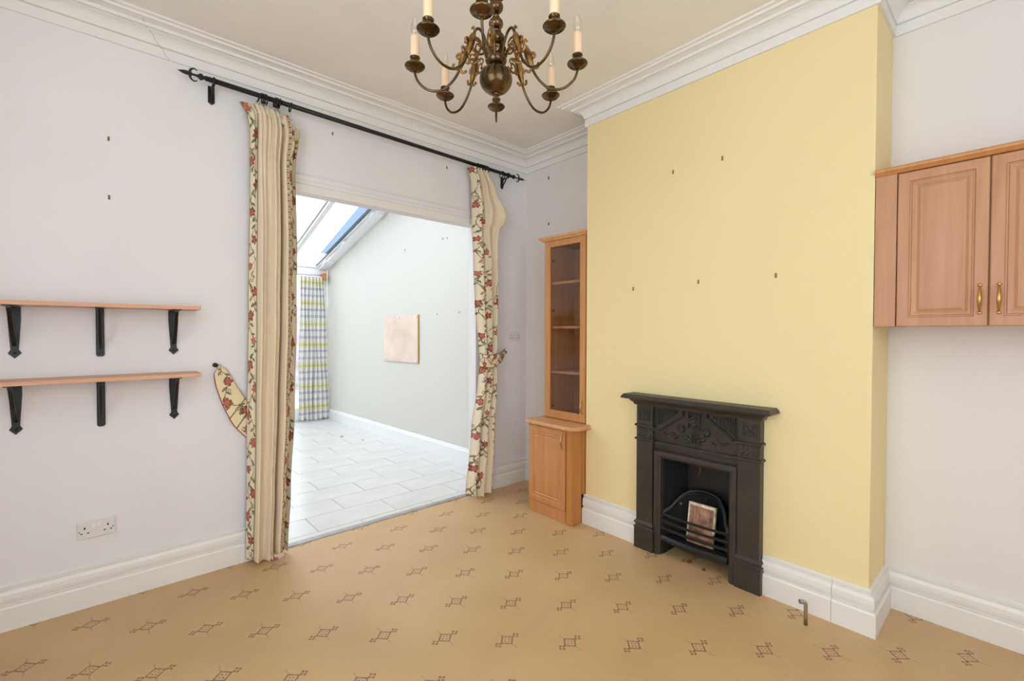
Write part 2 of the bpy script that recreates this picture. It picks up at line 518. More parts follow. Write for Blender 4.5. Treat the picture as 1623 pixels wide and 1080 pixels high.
# head of the opening: white casing with two fine mouldings above it, and the threshold strip
struct(MB().box(OL - .03, -.600, -.010, .0, 2.238, 2.288, .003).build('trim_2', 'gloss_white'))
struct(MB().poly([(OL - .03, 0, 2.288), (OL - .03, -.006, 2.292), (OL - .03, -.006, 2.312), (OL - .03, -.011, 2.318), (OL - .03, -.011, 2.324), (OL - .03, 0, 2.328)], (1.52, 0, 0)).build('trim_3', 'paint_white'))
struct(MB().poly([(OL - .03, 0, 2.348), (OL - .03, -.007, 2.352), (OL - .03, -.007, 2.358), (OL - .03, 0, 2.364)], (1.52, 0, 0)).build('trim_4', 'paint_white'))
struct(MB().poly([(OL, -.016, 0), (OL, -.012, .006), (OL, .014, .008), (OL, .040, .004), (OL, .044, -.002)], (OR_ - OL - .03, 0, 0)).build('trim_5', 'strip_metal'), 'worn grey threshold strip between carpet and tiles')
# plaster crack on the cornice
ck = [(-2.742, -.100, 2.9225), (-2.735, -.081, 2.914), (-2.722, -.058, 2.902), (-2.70, -.040, 2.892), (-2.69, -.0245, 2.875), (-2.672, -.019, 2.856), (-2.655, -.0135, 2.838), (-2.645, -.0135, 2.815), (-2.628, -.0135, 2.798)]
MB().tube(ck, .0011, 5).build('crack', 'hole_crack', bpy.data.objects['trim_1'])

# ------------------------------------------------------------------ conservatory beyond the opening
CXL, CYF = -3.05, 4.25
def cwx(y): return -.095 - .041 * y
RS = -.295
def rz(y): return 2.900 + RS * (y - 2.383)
struct(MB().box(CXL, .12, .0, CYF + .1, -.06, -.004).build('floor_conservatory', 'grout'))
fc = bpy.data.objects['floor_conservatory']
tiles = {}
ys = [.044] + [.106 + .281 * k for k in range(16)]
offs = [-1.538, -1.828]
for r in range(len(ys) - 1):
    y0, y1 = ys[r], min(ys[r + 1], CYF)
    if y1 - y0 < .02: continue
    x0 = (-1.538 if r % 2 == 0 else -1.828) - .58 * 4
    x = x0
    while x < .1:
        a, b = max(x, CXL), min(x + .58, cwx((y0 + y1) / 2) + .04)
        if b - a > .03:
            dx, dy = round(b - a - .005, 4), round(y1 - y0 - .005, 4)
            key = (dx, dy)
            if key not in tiles:
                t = MB().box(-dx / 2, dx / 2, -dy / 2, dy / 2, -.008, 0, .0015).build('tile', 'tile_white', fc, at=(0, 0, 0))
                tiles[key] = t.data
            else:
                t = bpy.data.objects.new('tile', tiles[key]); t.parent = fc; COL.objects.link(t)
            pw = parent_world(fc)
            t.location = ((a + b) / 2 - pw.x, (y0 + y1) / 2 - pw.y, rnd.uniform(-.0006, .0006) - pw.z)
        x += .58
# right wall, running slightly off square, sloping up to the glazed roof
m = MB(); p = [(cwx(.1), .1, 0), (cwx(CYF), CYF, 0), (cwx(CYF), CYF, rz(CYF)), (cwx(.1), .1, rz(.1))]
struct(m.poly(p, (.2, 0, 0)).build('wall_conservatory_right', 'paint_cream'))
struct(MB().sweep([(0, 0), (.018, 0), (.018, .125), (.012, .135), (.010, .150), (.005, .158), (0, .158)], [(cwx(CYF), CYF - .02), (cwx(.1), .1)]).build('baseboard_conservatory', 'upvc'))
struct(MB().box(CXL - .1, CXL, .1, CYF, 0, 3.0).build('wall_conservatory_left', 'paint_cream'))
bl = MB()
# dwarf frame of the glazed end: door_1
d1 = struct(MB().box(CXL, cwx(CYF) , CYF, CYF + .07, rz(CYF) - .13, rz(CYF) + .02, .006).build('door_1', 'upvc'), 'white framed garden doors')
for i, (a, b) in enumerate([(CXL, -2.55), (-2.40, -1.72), (-1.70, -1.02), (-1.00, cwx(CYF))]):
    MB().box(a, b, CYF, CYF + .06, .0, .20, .006).build('bottom_rail', 'upvc', d1)
    MB().box(a, a + .09, CYF, CYF + .06, .20, rz(CYF) - .13, .006).build('stile', 'upvc', d1)
    MB().box(b - .09, b, CYF, CYF + .06, .20, rz(CYF) - .13, .006).build('stile', 'upvc', d1)
    MB().box(a + .09, b - .09, CYF + .02, CYF + .03, .20, rz(CYF) - .13).build('pane', 'glazing', d1)
# glazed roof
rf = struct(MB().poly([(CXL, CYF - .02, rz(CYF) - .0), (CXL, CYF + .10, rz(CYF) - .0), (CXL, CYF + .10, rz(CYF) + .07), (CXL, CYF - .02, rz(CYF) + .07)], (cwx(CYF) - CXL + .1, 0, 0)).build('ceiling_conservatory', 'upvc'), 'sloping glass conservatory roof with white bars')
def bar(name, xa, xb, y0, y1, off0, off1, mt, par, skew=0.0):
    return MB().poly([(xa + skew * y0, y0, rz(y0) + off0), (xa + skew * y1, y1, rz(y1) + off0), (xa + skew * y1, y1, rz(y1) + off1), (xa + skew * y0, y0, rz(y0) + off1)], (xb - xa, 0, 0)).build(name, mt, par)
for xr in (-.885, -1.52, -2.155, -2.79):
    bar('rafter', xr - .03, xr + .03, .11, CYF, -.035, .045, 'upvc', rf)
    bar('rafter_cap', xr - .045, xr - .033, .11, CYF, .0, .05, 'strip_metal', rf)
bar('wall_plate', -.26 + .04, -.085, .11, CYF, -.03, .07, 'upvc', rf, -.041)
bar('wall_plate', -.30 + .04, -.26 + .036, .11, CYF, .01, .055, 'upvc', rf, -.041)
bar('flashing', -.315 + .04, -.302 + .04, .11, CYF + .05, .02, .06, 'strip_metal', rf, -.041)
for yy in (2.46, 3.30, 3.95):
    bar('bracket', cwx(yy) - .17, cwx(yy) - .03, yy - .05, yy + .05, -.055, -.028, 'upvc', rf)
xs = [CXL, -2.79, -2.155, -1.52, -.885, -.53]
for a, b in zip(xs, xs[1:]):
    bar('pane', a + .03, b - (.03 if b < -.6 else 0), .12, CYF, .02, .028, 'glazing', rf)
bar('tinted_pane', -.53, -.24, .12, 3.80, .02, .028, 'glazing_tint', rf)
bar('pane', -.53, -.24, 3.80, CYF, .02, .028, 'glazing', rf)
# outside
struct(MB().box(-9, 6, CYF + .1, 14, -.25, -.08).build('ground_outside', 'paving'))
struct(MB().box(-9, 6, 9.0, 9.2, -.2, 2.0).build('wall_garden', 'brick_far'))

# ------------------------------------------------------------------ fireplace
FC = -1.805
fp = thing('fireplace', 'black cast iron fireplace with sunflower frieze set in yellow chimney breast', 'fireplace', (-.40, FC, 0))
PI0, PO0 = FC + .252, FC + .364      # left pilaster (larger y is left in view)
def fbox(name, x0, x1, y0, y1, z0, z1, bev=.002, m='cast_iron', par=fp): return MB().box(x0, x1, y0, y1, z0, z1, bev).build(name, m, par)
# shelf: ogee bed-mould and thick lip
shp = [(0, .900), (.010, .902), (.014, .912), (.022, .922), (.030, .926), (.034, .936), (.062, .940), (.072, .944), (.073, .951), (.062, .966), (.058, .969), (0, .969)]
MB().sweep(shp, [(-D, PO0), (-.402, PO0), (-.402, 2 * FC - PO0), (-D, 2 * FC - PO0)]).box(-.402, -D, 2 * FC - PO0, PO0, .905, .9685).build('mantel_shelf', 'cast_iron', fp)
bandp = [(0, -.008), (.005, -.008), (.009, -.004), (.009, .003), (.005, .007), (0, .008)]
def sub_sweep(name, y0, y1, z, parent, prof=bandp, xf=-.402):
    return MB().sweep([(t, z + q) for t, q in prof], [(-D, y0), (xf, y0), (xf, y1), (-D, y1)]).build(name, 'cast_iron', parent)
for s in (1, -1):
    ya, yb = FC + s * .252, FC + s * .364
    hi, lo = max(ya, yb), min(ya, yb)
    pm = MB().box(-.402, -D, lo, hi, .17, .905, .002)
    pil = pm.build('pilaster', 'cast_iron', fp)
    sub_sweep('band', hi, lo, .775, pil); sub_sweep('band', hi, lo, .690, pil)
    # rosette block
    yc = (lo + hi) / 2
    fr = MB(); a = .036
    for (p0, p1, q0, q1) in ((yc - a, yc + a, .842 + a - .006, .842 + a), (yc - a, yc + a, .842 - a, .842 - a + .006), (yc - a, yc - a + .006, .842 - a, .842 + a), (yc + a - .006, yc + a, .842 - a, .842 + a)):
        fr.box(-.4075, -.401, p0, p1, q0, q1, .001)
    fr.build('panel_frame', 'cast_iron', pil)
    ro = MB(); ro.ball((-.404, yc, .842), .008, 10, (.7, 1, 1))
    for k in range(4):
        an = math.pi / 4 + k * math.pi / 2
        for j in range(2):
            an2 = an + (j - .5) * .34
            c = (-.403, yc + .019 * math.cos(an2), .842 + .019 * math.sin(an2))
            bm = bmesh.new(); bmesh.ops.create_uvsphere(bm, u_segments=8, v_segments=6, radius=1)
            M = Matrix.Translation(c) @ Matrix.Rotation(an2, 4, 'X') @ Matrix.Diagonal((.008, .015, .0055, 1))
            ro.bm(bm, True, M)
    ro.build('rosette', 'cast_iron', pil)
    dr = MB()
    for k in range(4):
        y = yc + (k - 1.5) * .024
        dr.ball((-.403, y, .722), .009, 10, (.55, 1, 1.2)); dr.ball((-.403, y, .706), .005, 8, (.6, 1, 1.2))
        dr.box(-.406, -.401, y - .007, y + .007, .742, .762, .002)
    dr.build('drop_ornament', 'cast_iron', pil)
    pl = MB().box(-.412, -D, lo - .010, hi + .010, 0, .128, .004)
    plo = pl.build('plinth', 'cast_iron', fp)
    MB().sweep([(0, .126), (.011, .128), (.013, .135), (.004, .142), (.003, .150), (.011, .157), (.010, .164), (.002, .175), (0, .176)], [(-D, hi), (-.402, hi), (-.402, lo), (-D, lo)]).build('plinth_moulding', 'cast_iron', plo)
# frieze panel with stepped gable moulding
fz = fbox('frieze', -.376, -D, FC - .253, FC + .253, .628, .905, .001)
MB().box(-.396, -.374, FC - .253, FC + .253, .676, .690, .003).build('ledge', 'cast_iron', fz)
for s in (1, -1):
    gm = MB()
    pts = [(FC + s * .25, .762), (FC + s * .222, .768), (FC + s * .072, .872), (FC + s * .072, .905)]
    for (w_, x_) in ((.012, -.397), (.005, -.403)):
        for (a, b) in zip(pts, pts[1:]):
            va = Vector((0, a[0], a[1])); vb = Vector((0, b[0], b[1])); d_ = (vb - va).normalized(); n_ = Vector((0, -d_.z, d_.y)) * w_
            q = [va + n_ - d_ * w_ * .3, vb + n_ + d_ * w_ * .3, vb - n_ + d_ * w_ * .3, va - n_ - d_ * w_ * .3]
            gm.poly([(x_, v.y, v.z) for v in q], (-.374 - x_, 0, 0))
    gm.build('gable_moulding', 'cast_iron', fz)
    fl = MB()
    for k in range(17):
        off = .092 + k * .0085
        zt = .888; zb = .872 - (off - .072) * .104 / .150 + .028
        if zt - zb > .01: fl.box(-.3860, -.374, FC + s * off - .0024, FC + s * off + .0024, zb, zt, .0008)
    fl.box(-.388, -.374, FC + s * .084, FC + s * .232, .890, .896, .001)
    fl.build('reeded_panel', 'cast_iron', fz)
def flower(name, y, z, R, petals):
    f = MB(); f.ball((-.381, y, z), R * .34, 12, (.9, 1, 1))
    for k in range(petals):
        an = 2 * math.pi * k / petals
        bm = bmesh.new(); bmesh.ops.create_uvsphere(bm, u_segments=8, v_segments=6, radius=1)
        M = Matrix.Translation((-.381, y + R * .68 * math.cos(an), z + R * .68 * math.sin(an))) @ Matrix.Rotation(an, 4, 'X') @ Matrix.Diagonal((.009, R * .34, R * .17, 1))
        f.bm(bm, True, M)
    ring = [(-.383, y + R * .42 * math.cos(a), z + R * .42 * math.sin(a)) for a in [2 * math.pi * k / 16 for k in range(16)]]
    f.tube(ring, .0035, 6, True)
    f.build(name, 'cast_iron', fz)
flower('sunflower', FC + .003, .842, .036, 14)
flower('sunflower', FC + .078, .788, .025, 12); flower('sunflower', FC - .074, .788, .025, 12)
MB().box(-.3895, -.374, FC - .036, FC + .036, .880, .886, .001).box(-.3895, -.374, FC - .036, FC - .030, .80, .886, .001).box(-.3895, -.374, FC + .030, FC + .036, .80, .886, .001).build('centre_panel', 'cast_iron', fz)
lf = MB()
for s in (1, -1):
    lf.tube([(-.381, FC, .812), (-.383, FC + s * .003, .77), (-.381, FC + s * .008, .715)], .0025, 6)
    lf.tube([(-.381, FC + s * .075, .764), (-.381, FC + s * .07, .742), (-.381, FC + s * .02, .722)], .002, 6)
    for (dy, z, an, ln) in ((.03, .735, .9, .026), (.05, .745, .3, .024), (.10, .738, -.2, .024), (.13, .752, .5, .026), (.155, .735, -.15, .028), (.18, .742, .25, .022), (.035, .715, -.2, .02), (.02, .755, 1.2, .02), (.115, .724, -.3, .02)):
        an2 = an if s > 0 else math.pi - an
        bm = bmesh.new(); bmesh.ops.create_uvsphere(bm, u_segments=8, v_segments=6, radius=1)
        lf.bm(bm, True, Matrix.Translation((-.379, FC + s * dy, z)) @ Matrix.Rotation(an2, 4, 'X') @ Matrix.Diagonal((.010, ln * .62, .0075, 1)))
lf.build('leaf_relief', 'cast_iron', fz)
# moulded frame round the fire opening (three sides, mitred)
io = [(0.0, -D), (0.0, -.386), (.008, -.398), (.020, -.402), (.034, -.402), (.040, -.394), (.048, -.388), (.050, -.37), (.050, -.30)]
YO, ZO = .252, .640
vs = []; fs = []
for ins, x in io:
    vs += [(x, FC + YO - ins, 0), (x, FC + YO - ins, ZO - ins), (x, FC - YO + ins, ZO - ins), (x, FC - YO + ins, 0)]
for i in range(len(io) - 1):
    for k in range(3): a = i * 4 + k; fs.append((a, a + 1, a + 5, a + 4))
MB().add(vs, fs).build('opening_frame', 'cast_iron', fp)
# fire recess
YR = .200
fbk = MB()
for (x0, x1, y0, y1, z0, z1) in ((-.10, -.07, FC - YR, FC + YR, 0, .62), (-.36, -.07, FC + YR - .004, FC + YR + .003, 0, .62), (-.36, -.07, FC - YR - .003, FC - YR + .004, 0, .62), (-.36, -.07, FC - YR, FC + YR, .590, .598)):
    fbk.box(x0, x1, y0, y1, z0, z1)
fbk.build('fire_recess', 'soot', fp)
sp_ = MB()
for s in (1, -1):       # splayed cheeks
    sp_.poly([(-.352, FC + s * .197, .10), (-.20, FC + s * .125, .10), (-.20, FC + s * .125, .59), (-.352, FC + s * .197, .59)], (.006, s * .006, 0))
sp_.box(-.20, -.19, FC - .125, FC + .125, .10, .59)
sp_.build('fireback', 'grate_iron', fp)
MB().tube([(-.203, FC + .028, .588), (-.204, FC + .034, .56), (-.203, FC + .046, .525), (-.204, FC + .050, .50), (-.203, FC + .058, .47)], [.004, .003, .0045, .003, .0025], 6).build('rust_streak', 'rust', fp)
ar = MB()
arc = spline([(-.372, FC + .196, .245), (-.355, FC + .185, .275), (-.330, FC + .165, .292), (-.285, FC + .135, .345), (-.245, FC + .085, .385), (-.225, FC, .398), (-.245, FC - .085, .385), (-.285, FC - .135, .345), (-.330, FC - .165, .292), (-.355, FC - .185, .275), (-.372, FC - .196, .245)], 6)
ar.tube(arc, .010, 8); ar.tube([(p_[0] - .012, p_[1], p_[2] - .013) for p_ in arc], .005, 6)
ar.build('basket_arch', 'grate_iron', fp)
gr = MB()
n_ = len(arc)
bk = [(p_[0] + .004, p_[1], p_[2]) for p_ in arc] + [(p_[0] + .004, p_[1], .10) for p_ in arc]
gr.add(bk, [(k, k + 1, n_ + k + 1, n_ + k) for k in range(n_ - 1)])
gr.build('basket_back', 'soot', fp)
gt = MB()
for z, t in ((.256, .008), (.213, .008), (.170, .008)):
    pts = [(-.388 - .016 * math.sin(math.pi * k / 12), FC + .199 - .398 * k / 12, z) for k in range(13)]
    gt = MB()
    for a, b in zip(pts, pts[1:]):
        gt.poly([(a[0], a[1], z - t), (a[0], a[1], z + t), (a[0] + .012, a[1], z + t * .4), (a[0] + .012, a[1], z - t)], (b[0] - a[0], b[1] - a[1], 0))
    gt.build('grate_bar', 'grate_iron', fp)
gt = MB()
for k in range(12):
    a = (-.390 - .018 * math.sin(math.pi * k / 12), FC + .199 - .398 * k / 12); b = (-.390 - .018 * math.sin(math.pi * (k + 1) / 12), FC + .199 - .398 * (k + 1) / 12)
    gt.poly([(a[0], a[1], .090), (a[0] - .006, a[1], .098), (a[0] - .006, a[1], .112), (a[0] + .004, a[1], .124), (a[0] + .05, a[1], .128), (a[0] + .05, a[1], .092)], (b[0] - a[0], b[1] - a[1], 0))
gt.build('bottom_bar', 'grate_iron', fp)
ft = MB().box(-.372, -.12, FC - .196, FC + .196, .090, .110)
ft.build('grate_floor', 'soot', fp)
# fireclay slab leaning in the grate
sl = thing('fireclay_slab', 'scorched brown fireclay slab with cream crusted edges leaning in the grate', 'slab', (-.345, FC + .02, .12))
M_ = Matrix.Translation((-.350, -1.825, .113)) @ Matrix.Rotation(math.radians(9), 4, 'Y')
def slab_part(name, y0, y1, z0, z1, x0, x1, mt):
    q = MB().box(x0, x1, y0, y1, z0, z1, .004); q.v = [tuple(M_ @ Vector(v)) for v in q.v]; q.build(name, mt, sl)
slab_part('core', -.078, .078, 0, .238, 0, .022, 'clay')
slab_part('crust', -.079, .079, .224, .241, -.003, .02, 'ash_cream')
slab_part('crust', .069, .080, .04, .240, -.003, .02, 'ash_cream')
slab_part('crust', -.080, -.071, .09, .238, -.002, .02, 'ash_cream')
for k_ in range(6): slab_part('rib', -.056 + .021 * k_, -.048 + .021 * k_, .06, .215, -.005, .0, 'clay')
slab_part('ledge', -.074, .074, .030, .048, -.012, .0, 'rust')
for k, (y, z, s_) in enumerate(((FC + .115, .318, .010), )):
    rs = MB(); rs.ball((-.300 - .006, y, z), s_, 8, (.3, 1, .9)); rs.build('rust_patch', 'rust', fp)
for k, (x, y, s_) in enumerate(((-.35, FC + .035, .013), (-.37, FC - .06, .010), (-.36, FC + .07, .008))):
    q = MB().ball((x, y, s_ * .6), s_, 8, (1.2, 1, .7))
    tag(q.build('ash_crumb', 'rust' if k != 2 else 'leaf_dry'), ['rust brown rubble crumb below the middle of the grate', 'small rubble crumb under the grate nearest the right leg', 'dark little crumb under the left half of the grate'][k], 'rubble', 'rubble under the grate')

# ------------------------------------------------------------------ tall corner cabinet (base unit + glazed unit)
bc = thing('base_cabinet', 'low beech cupboard with moulded worktop standing left of the chimney breast', 'cabinet', (-.24, -.755, 0))
BX = -.478; BL, BR = -.560, -.985
body = MB().box(BX, -.004, BL - .018, BL, .0, .668, .001)
body.box(BX - .012, -.383, BR, BR + .06, 0, .668, .010)
body.box(-.383, -D - .001, BR, BR + .018, .205, .668).box(-D, -.004, BR, BR + .018, 0, .668)
body.box(BX + .02, -.004, BR + .018, BL - .018, .085, .103).box(-.022, -.004, BR + .018, BL - .018, .103, .668)
body.box(BX + .02, -.02, BR + .018, BL - .018, .650, .668)
body.build('body', 'beech_side', bc)
MB().box(BX - .012, BX + .004, BR + .060, BL, 0, .088, .002).build('plinth', 'beech_orange', bc)
dprof = [(0, BX), (0, BX - .017), (.003, BX - .020), (.042, BX - .020), (.046, BX - .015), (.050, BX - .015), (.054, BX - .019), (.060, BX - .019), (.066, BX - .014), (.082, BX - .017)]
dr_ = MB().rings(BR + .062, BL, .092, .660, dprof, True).build('door', 'beech_orange', bc)
def bow_handle(y, z0, z1, x, parent, mt='brass', r=.0055, out=.026):
    h = MB(); n = 14; pts = []; rad = []
    for k in range(n + 1):
        t = k / n
        pts.append((x - out * math.sin(math.pi * t) ** .7, y, z0 + (z1 - z0) * t)); rad.append(r * (.55 + .75 * math.sin(math.pi * t) ** 2))
    h.tube(pts, rad, 10)
    for z in (z0, z1): h.ball((x - .002, y, z), .0075, 10, (.6, 1, 1))
    return h.build('handle', mt, parent)
bow_handle(-.907, .527, .640, BX - .020, dr_)
# worktop with rounded nose; runs a little past the side panel in front of the chimney breast
wt = []
path = [(-.004, BL + .022), (-.512, BL + .022), (-.527, BL + .010), (-.529, -.95), (-.518, -1.000), (-.485, -1.030), (-.430, -1.038), (-D - .002, -1.038), (-D - .002, BR - .004), (-.004, BR - .004)]
def slab_bev(m, path, z0, z1, b):
    n = len(path); c = Vector((sum(p[0] for p in path) / n, sum(p[1] for p in path) / n, 0)); vs = []
    for ins, z in ((b, z0), (b * .3, z0 + b * .3), (0, z0 + b), (0, z1 - b), (b * .3, z1 - b * .3), (b, z1)):
        for p in path:
            d_ = (Vector((p[0], p[1], 0)) - c)
            sx = 1 - ins / max(.05, abs(d_.x)) if abs(d_.x) > .1 else 1; sy = 1 - ins / max(.05, abs(d_.y)) if abs(d_.y) > .05 else 1
            vs.append((c.x + d_.x * sx, c.y + d_.y * sy, z))
    fs = [tuple(range(n - 1, -1, -1)), tuple(range(5 * n, 6 * n))]
    for i in range(5):
        for k in range(n): fs.append((i * n + k, i * n + (k + 1) % n, (i + 1) * n + (k + 1) % n, (i + 1) * n + k))
    return m.add(vs, fs)
slab_bev(MB(), path, .668, .698, .010).build('worktop', 'beech', bc)

uc = thing('display_cabinet', 'tall narrow glass-fronted beech cabinet with three shelves on the low cupboard', 'cabinet', (-.18, -.78, .698))
UX = -.330; UL, UR = -.578, -.985
ub = MB().box(UX, -.006, UL - .018, UL, .698, 2.05).box(UX, -.006, UR, UR + .018, .698, 2.05)
ub.box(UX, -.006, UR + .018, UL - .018, .698, .718).box(UX, -.006, UR + .018, UL - .018, 2.03, 2.05).box(-.016, -.006, UR + .018, UL - .018, .718, 2.03)
ub.build('body', 'beech_orange', uc)
for z in (1.050, 1.391, 1.729):
    MB().box(UX + .008, -.018, UR + .019, UL - .019, z - .009, z + .009, .002).build('shelf', 'beech', uc)
fd = MB(); X0, X1 = UX - .021, UX - .001
y0, y1, z0, z1, s_ = UR + .003, UL, .703, 2.046, .060
gy0, gy1, gz0, gz1 = y0 + .050, y1 - s_, z0 + .060, z1 - .045
prof = [(0, X1), (0, X0 + .003), (.003, X0)]
for (a, b, c, d_) in ((y0, gy0, z0, z1), (gy1, y1, z0, z1), (gy0, gy1, z0, gz0), (gy0, gy1, gz1, z1)):
    fd.box(X0, X1, a, b, c, d_, .0025)
dr2 = fd.build('door', 'beech_orange', uc)
MB().box(X0 + .008, X0 + .012, gy0 - .002, gy1 + .002, gz0 - .002, gz1 + .002).build('glass_pane', 'cabinet_glass', dr2)
bow_handle(y0 + .022, .770, .868, X0, dr2)
for z in (.79, 1.90, 1.52): MB().lathe([(.010, 0), (.010, .008)], (X1 + .002, gy1 - .012, z), 10, 'x').build('hinge', 'slot', dr2)
MB().sweep([(0, 2.046), (.012, 2.048), (.018, 2.056), (.030, 2.062), (.034, 2.070), (.034, 2.078), (0, 2.080)], [(-.01, UL), (X0, UL), (X0, UR), ]).box(X0, -.008, UR, UL, 2.050, 2.0795).build('cornice_top', 'beech', uc)

# ------------------------------------------------------------------ wall cupboard on the right
wc = thing('wall_cupboard', 'pinkish beech wall cupboard with brass handles right of the chimney breast', 'cupboard', (-.17, -2.95, 1.380))
WX = -.345; WZ0, WZ1 = 1.380, 2.040; WY = C1 - .002
wb = MB().box(WX + .02, -.004, -3.30, WY - .070, WZ0 + .004, WZ1).build('body', 'beech_pink', wc)
MB().box(WX - .002, WX + .022, WY - .074, WY, WZ0, WZ1, .002).build('filler_panel', 'beech_pink', wc)
MB().box(WX + .024, -.004, WY - .069, WY - .002, WZ0 + .002, WZ0 + .018).build('filler_base', 'beech_pink', wc)
wdp = [(0, WX + .020), (0, WX), (.003, WX - .003), (.038, WX - .003), (.041, WX + .002), (.045, WX + .002), (.048, WX - .001), (.055, WX - .001), (.064, WX + .003), (.074, WX - .001)]
hands = (-2.944, -2.996)
for k, (a, b) in enumerate(((-2.966, WY - .077), (-3.262, -2.970))):
    d_ = MB().rings(a, b, WZ0, WZ1 - .004, wdp, True).build('door', 'beech_pink', wc)
    bow_handle(hands[k], 1.432, 1.540, WX - .003, d_, 'brass', .0058)
MB().sweep([(0, WZ1 - .002), (.010, WZ1), (.016, WZ1 + .006), (.024, WZ1 + .012), (.026, WZ1 + .020), (.020, WZ1 + .027), (0, WZ1 + .028)], [(WX + .0, WY), (WX + .0, -3.30)]).box(WX, -.006, -3.30, WY, WZ1 + .001, WZ1 + .0275).build('cornice_top', 'beech_orange', wc)

# ------------------------------------------------------------------ wall shelves with iron brackets
def shelf(label, z, xr, spade):
    t = thing('wall_shelf', label, 'shelf', ((xr - 3.6) / 2, -.01, z), 'wooden wall shelves')
    MB().box(-3.60, xr, -.200, -.001, z, z + .018, .0015).build('board', 'beech_shelf', t)
    for k, x in enumerate((-3.207, -2.917, -2.623)):
        h = .238; b = MB()
        plain = (k == 1)
        def up_(pts, y0=-.006, y1=0): return b.poly([(x + p, y0, z + q) for p, q in pts], (0, y1 - y0, 0))
        if plain:
            up_([(-.016, -.002), (.016, -.002), (.016, -h + .008), (.010, -h), (-.010, -h), (-.016, -h + .008)])
            b.build('back_arm', 'iron', t)
            MB().box(x - .016, x + .016, -.185, -.006, z - .006, z, .001).build('top_arm', 'iron', t)
            c = MB(); c.tube(spline([(x, -.168, z - .006), (x, -.14, z - .035), (x, -.05, z - .165), (x, -.006, z - .195)], 5), .008, 8)
            c.build('brace', 'iron', t)
        else:
            up_([(-.021, -.002), (.021, -.002), (.021, -.06), (.013, -.198), (.022, -.214), (0, -h), (-.022, -.214), (-.013, -.198), (-.021, -.06)])
            bo = b.build('back_arm', 'iron', t)
            MB().lathe([(.0045, -.003), (.0035, 0)], (x, -.006, z - .215), 8, 'y').build('screw', 'grate_iron', bo)
            MB().poly([(x - .019, -.185, z - .005), (x + .019, -.185, z - .005), (x + .019, -.006, z - .005), (x - .019, -.006, z - .005)], (0, 0, .005)).build('top_arm', 'iron', t)
            c = MB(); pr = spline([(-.182, -.004), (-.160, -.020), (-.100, -.090), (-.045, -.140), (-.006, -.172)], 5)
            for (ya, za), (yb, zb) in zip(pr, pr[1:]):
                c.poly([(x - .007, ya, z + za), (x + .007, ya, z + za), (x + .007, ya, z + za - .010), (x - .007, ya, z + za - .010)], (0, yb - ya, zb - za))
            c.build('brace', 'iron', t)
    return t
shelf('upper beech wall shelf on black iron brackets left of the curtain', 1.466, -2.523, True)
shelf('lower beech wall shelf on black iron brackets left of the curtain', 1.117, -2.524, True)

# ------------------------------------------------------------------ sockets
def rocker_socket(name, label, cat, x0, x1, z0, z1):
    t = thing(name, label, cat, ((x0 + x1) / 2, -.004, z0))
    MB().box(x0, x1, -.010, .0, z0, z1, .004).build('face_plate', 'plastic_white', t)
    w_, h_ = x1 - x0, z1 - z0; xc = (x0 + x1) / 2
    for s in (-1, 1):
        c = xc + s * w_ * .30; zc = z0 + h_ * .47
        MB().box(c - .003, c + .003, -.0108, -.009, zc + h_ * .10, zc + h_ * .22).build('earth_slot', 'slot', t)
        for q in (-1, 1): MB().box(c + q * .012 - .004, c + q * .012 + .004, -.0108, -.009, zc - h_ * .17, zc - h_ * .11).build('pin_slot', 'slot', t)
        MB().lathe([(.0028, -.0012), (.0028, 0)], (xc + s * w_ * .44, -.010, z0 + h_ * .45), 10, 'y').build('screw', 'hole_dark', t)
        r = MB().poly([(xc + s * .010 - .006, -.0095, z0 + h_ * .60), (xc + s * .010 - .006, -.014, z0 + h_ * .62), (xc + s * .010 - .006, -.0105, z0 + h_ * .84)], (.012, 0, 0))
        r.build('rocker_switch', 'plastic_white', t)
rocker_socket('double_socket', 'white double plug socket low on the wall under the shelves', 'socket', -3.011, -2.869, .333, .416)
rocker_socket('double_socket', 'white double socket on the narrow wall beside the glass cabinet', 'socket', -.214, -.080, 1.275, 1.354)

# ------------------------------------------------------------------ curtain pole
CY = -.090
def pole_z(x): return 2.724 - .0105 * (x + 2.46)
pole = thing('curtain_pole', 'black iron curtain pole with arrow finials above the opening', 'curtain pole', (-1.35, CY, 2.71))
MB().tube([(-2.465, CY, pole_z(-2.465)), (-.285, CY, pole_z(-.285))], .0138, 14).build('rod', 'iron', pole)
for s, xe, xt in ((-1, -2.465, -2.602), (1, -.285, -.100)):
    f_ = MB(); z = pole_z(xe); L_ = abs(xt - xe)
    prof = [(.012, 0), (.014, .012), (.010, .018), (.010, .026), (.017, .034), (.017, .044), (.009, .052), (.006, .062), (.0055, .085)]
    k_ = L_ / .152
    pr = [(r_, s * h * k_) for r_, h in prof] + [(.008, s * .092 * k_), (.0115, s * .108 * k_), (.0085, s * .128 * k_), (.001, s * .152 * k_)]
    f_.lathe(pr, (xe, CY, z), 12, 'x')
    fo = f_.build('finial', 'iron', pole)
    for q in (-1, 1):
        c = MB(); xb = xe + s * .086 * k_
        pts = [(xb, CY, z), (xb + s * .006, CY, z + q * .012), (xb - s * .001, CY, z + q * .026), (xb - s * .014, CY, z + q * .033), (xb - s * .026, CY, z + q * .026)]
        sp3 = spline(pts, 5); c.tube(sp3, [.008 - .006 * i / len(sp3) for i in range(len(sp3))], 8)
        c.build('barb', 'iron', fo)
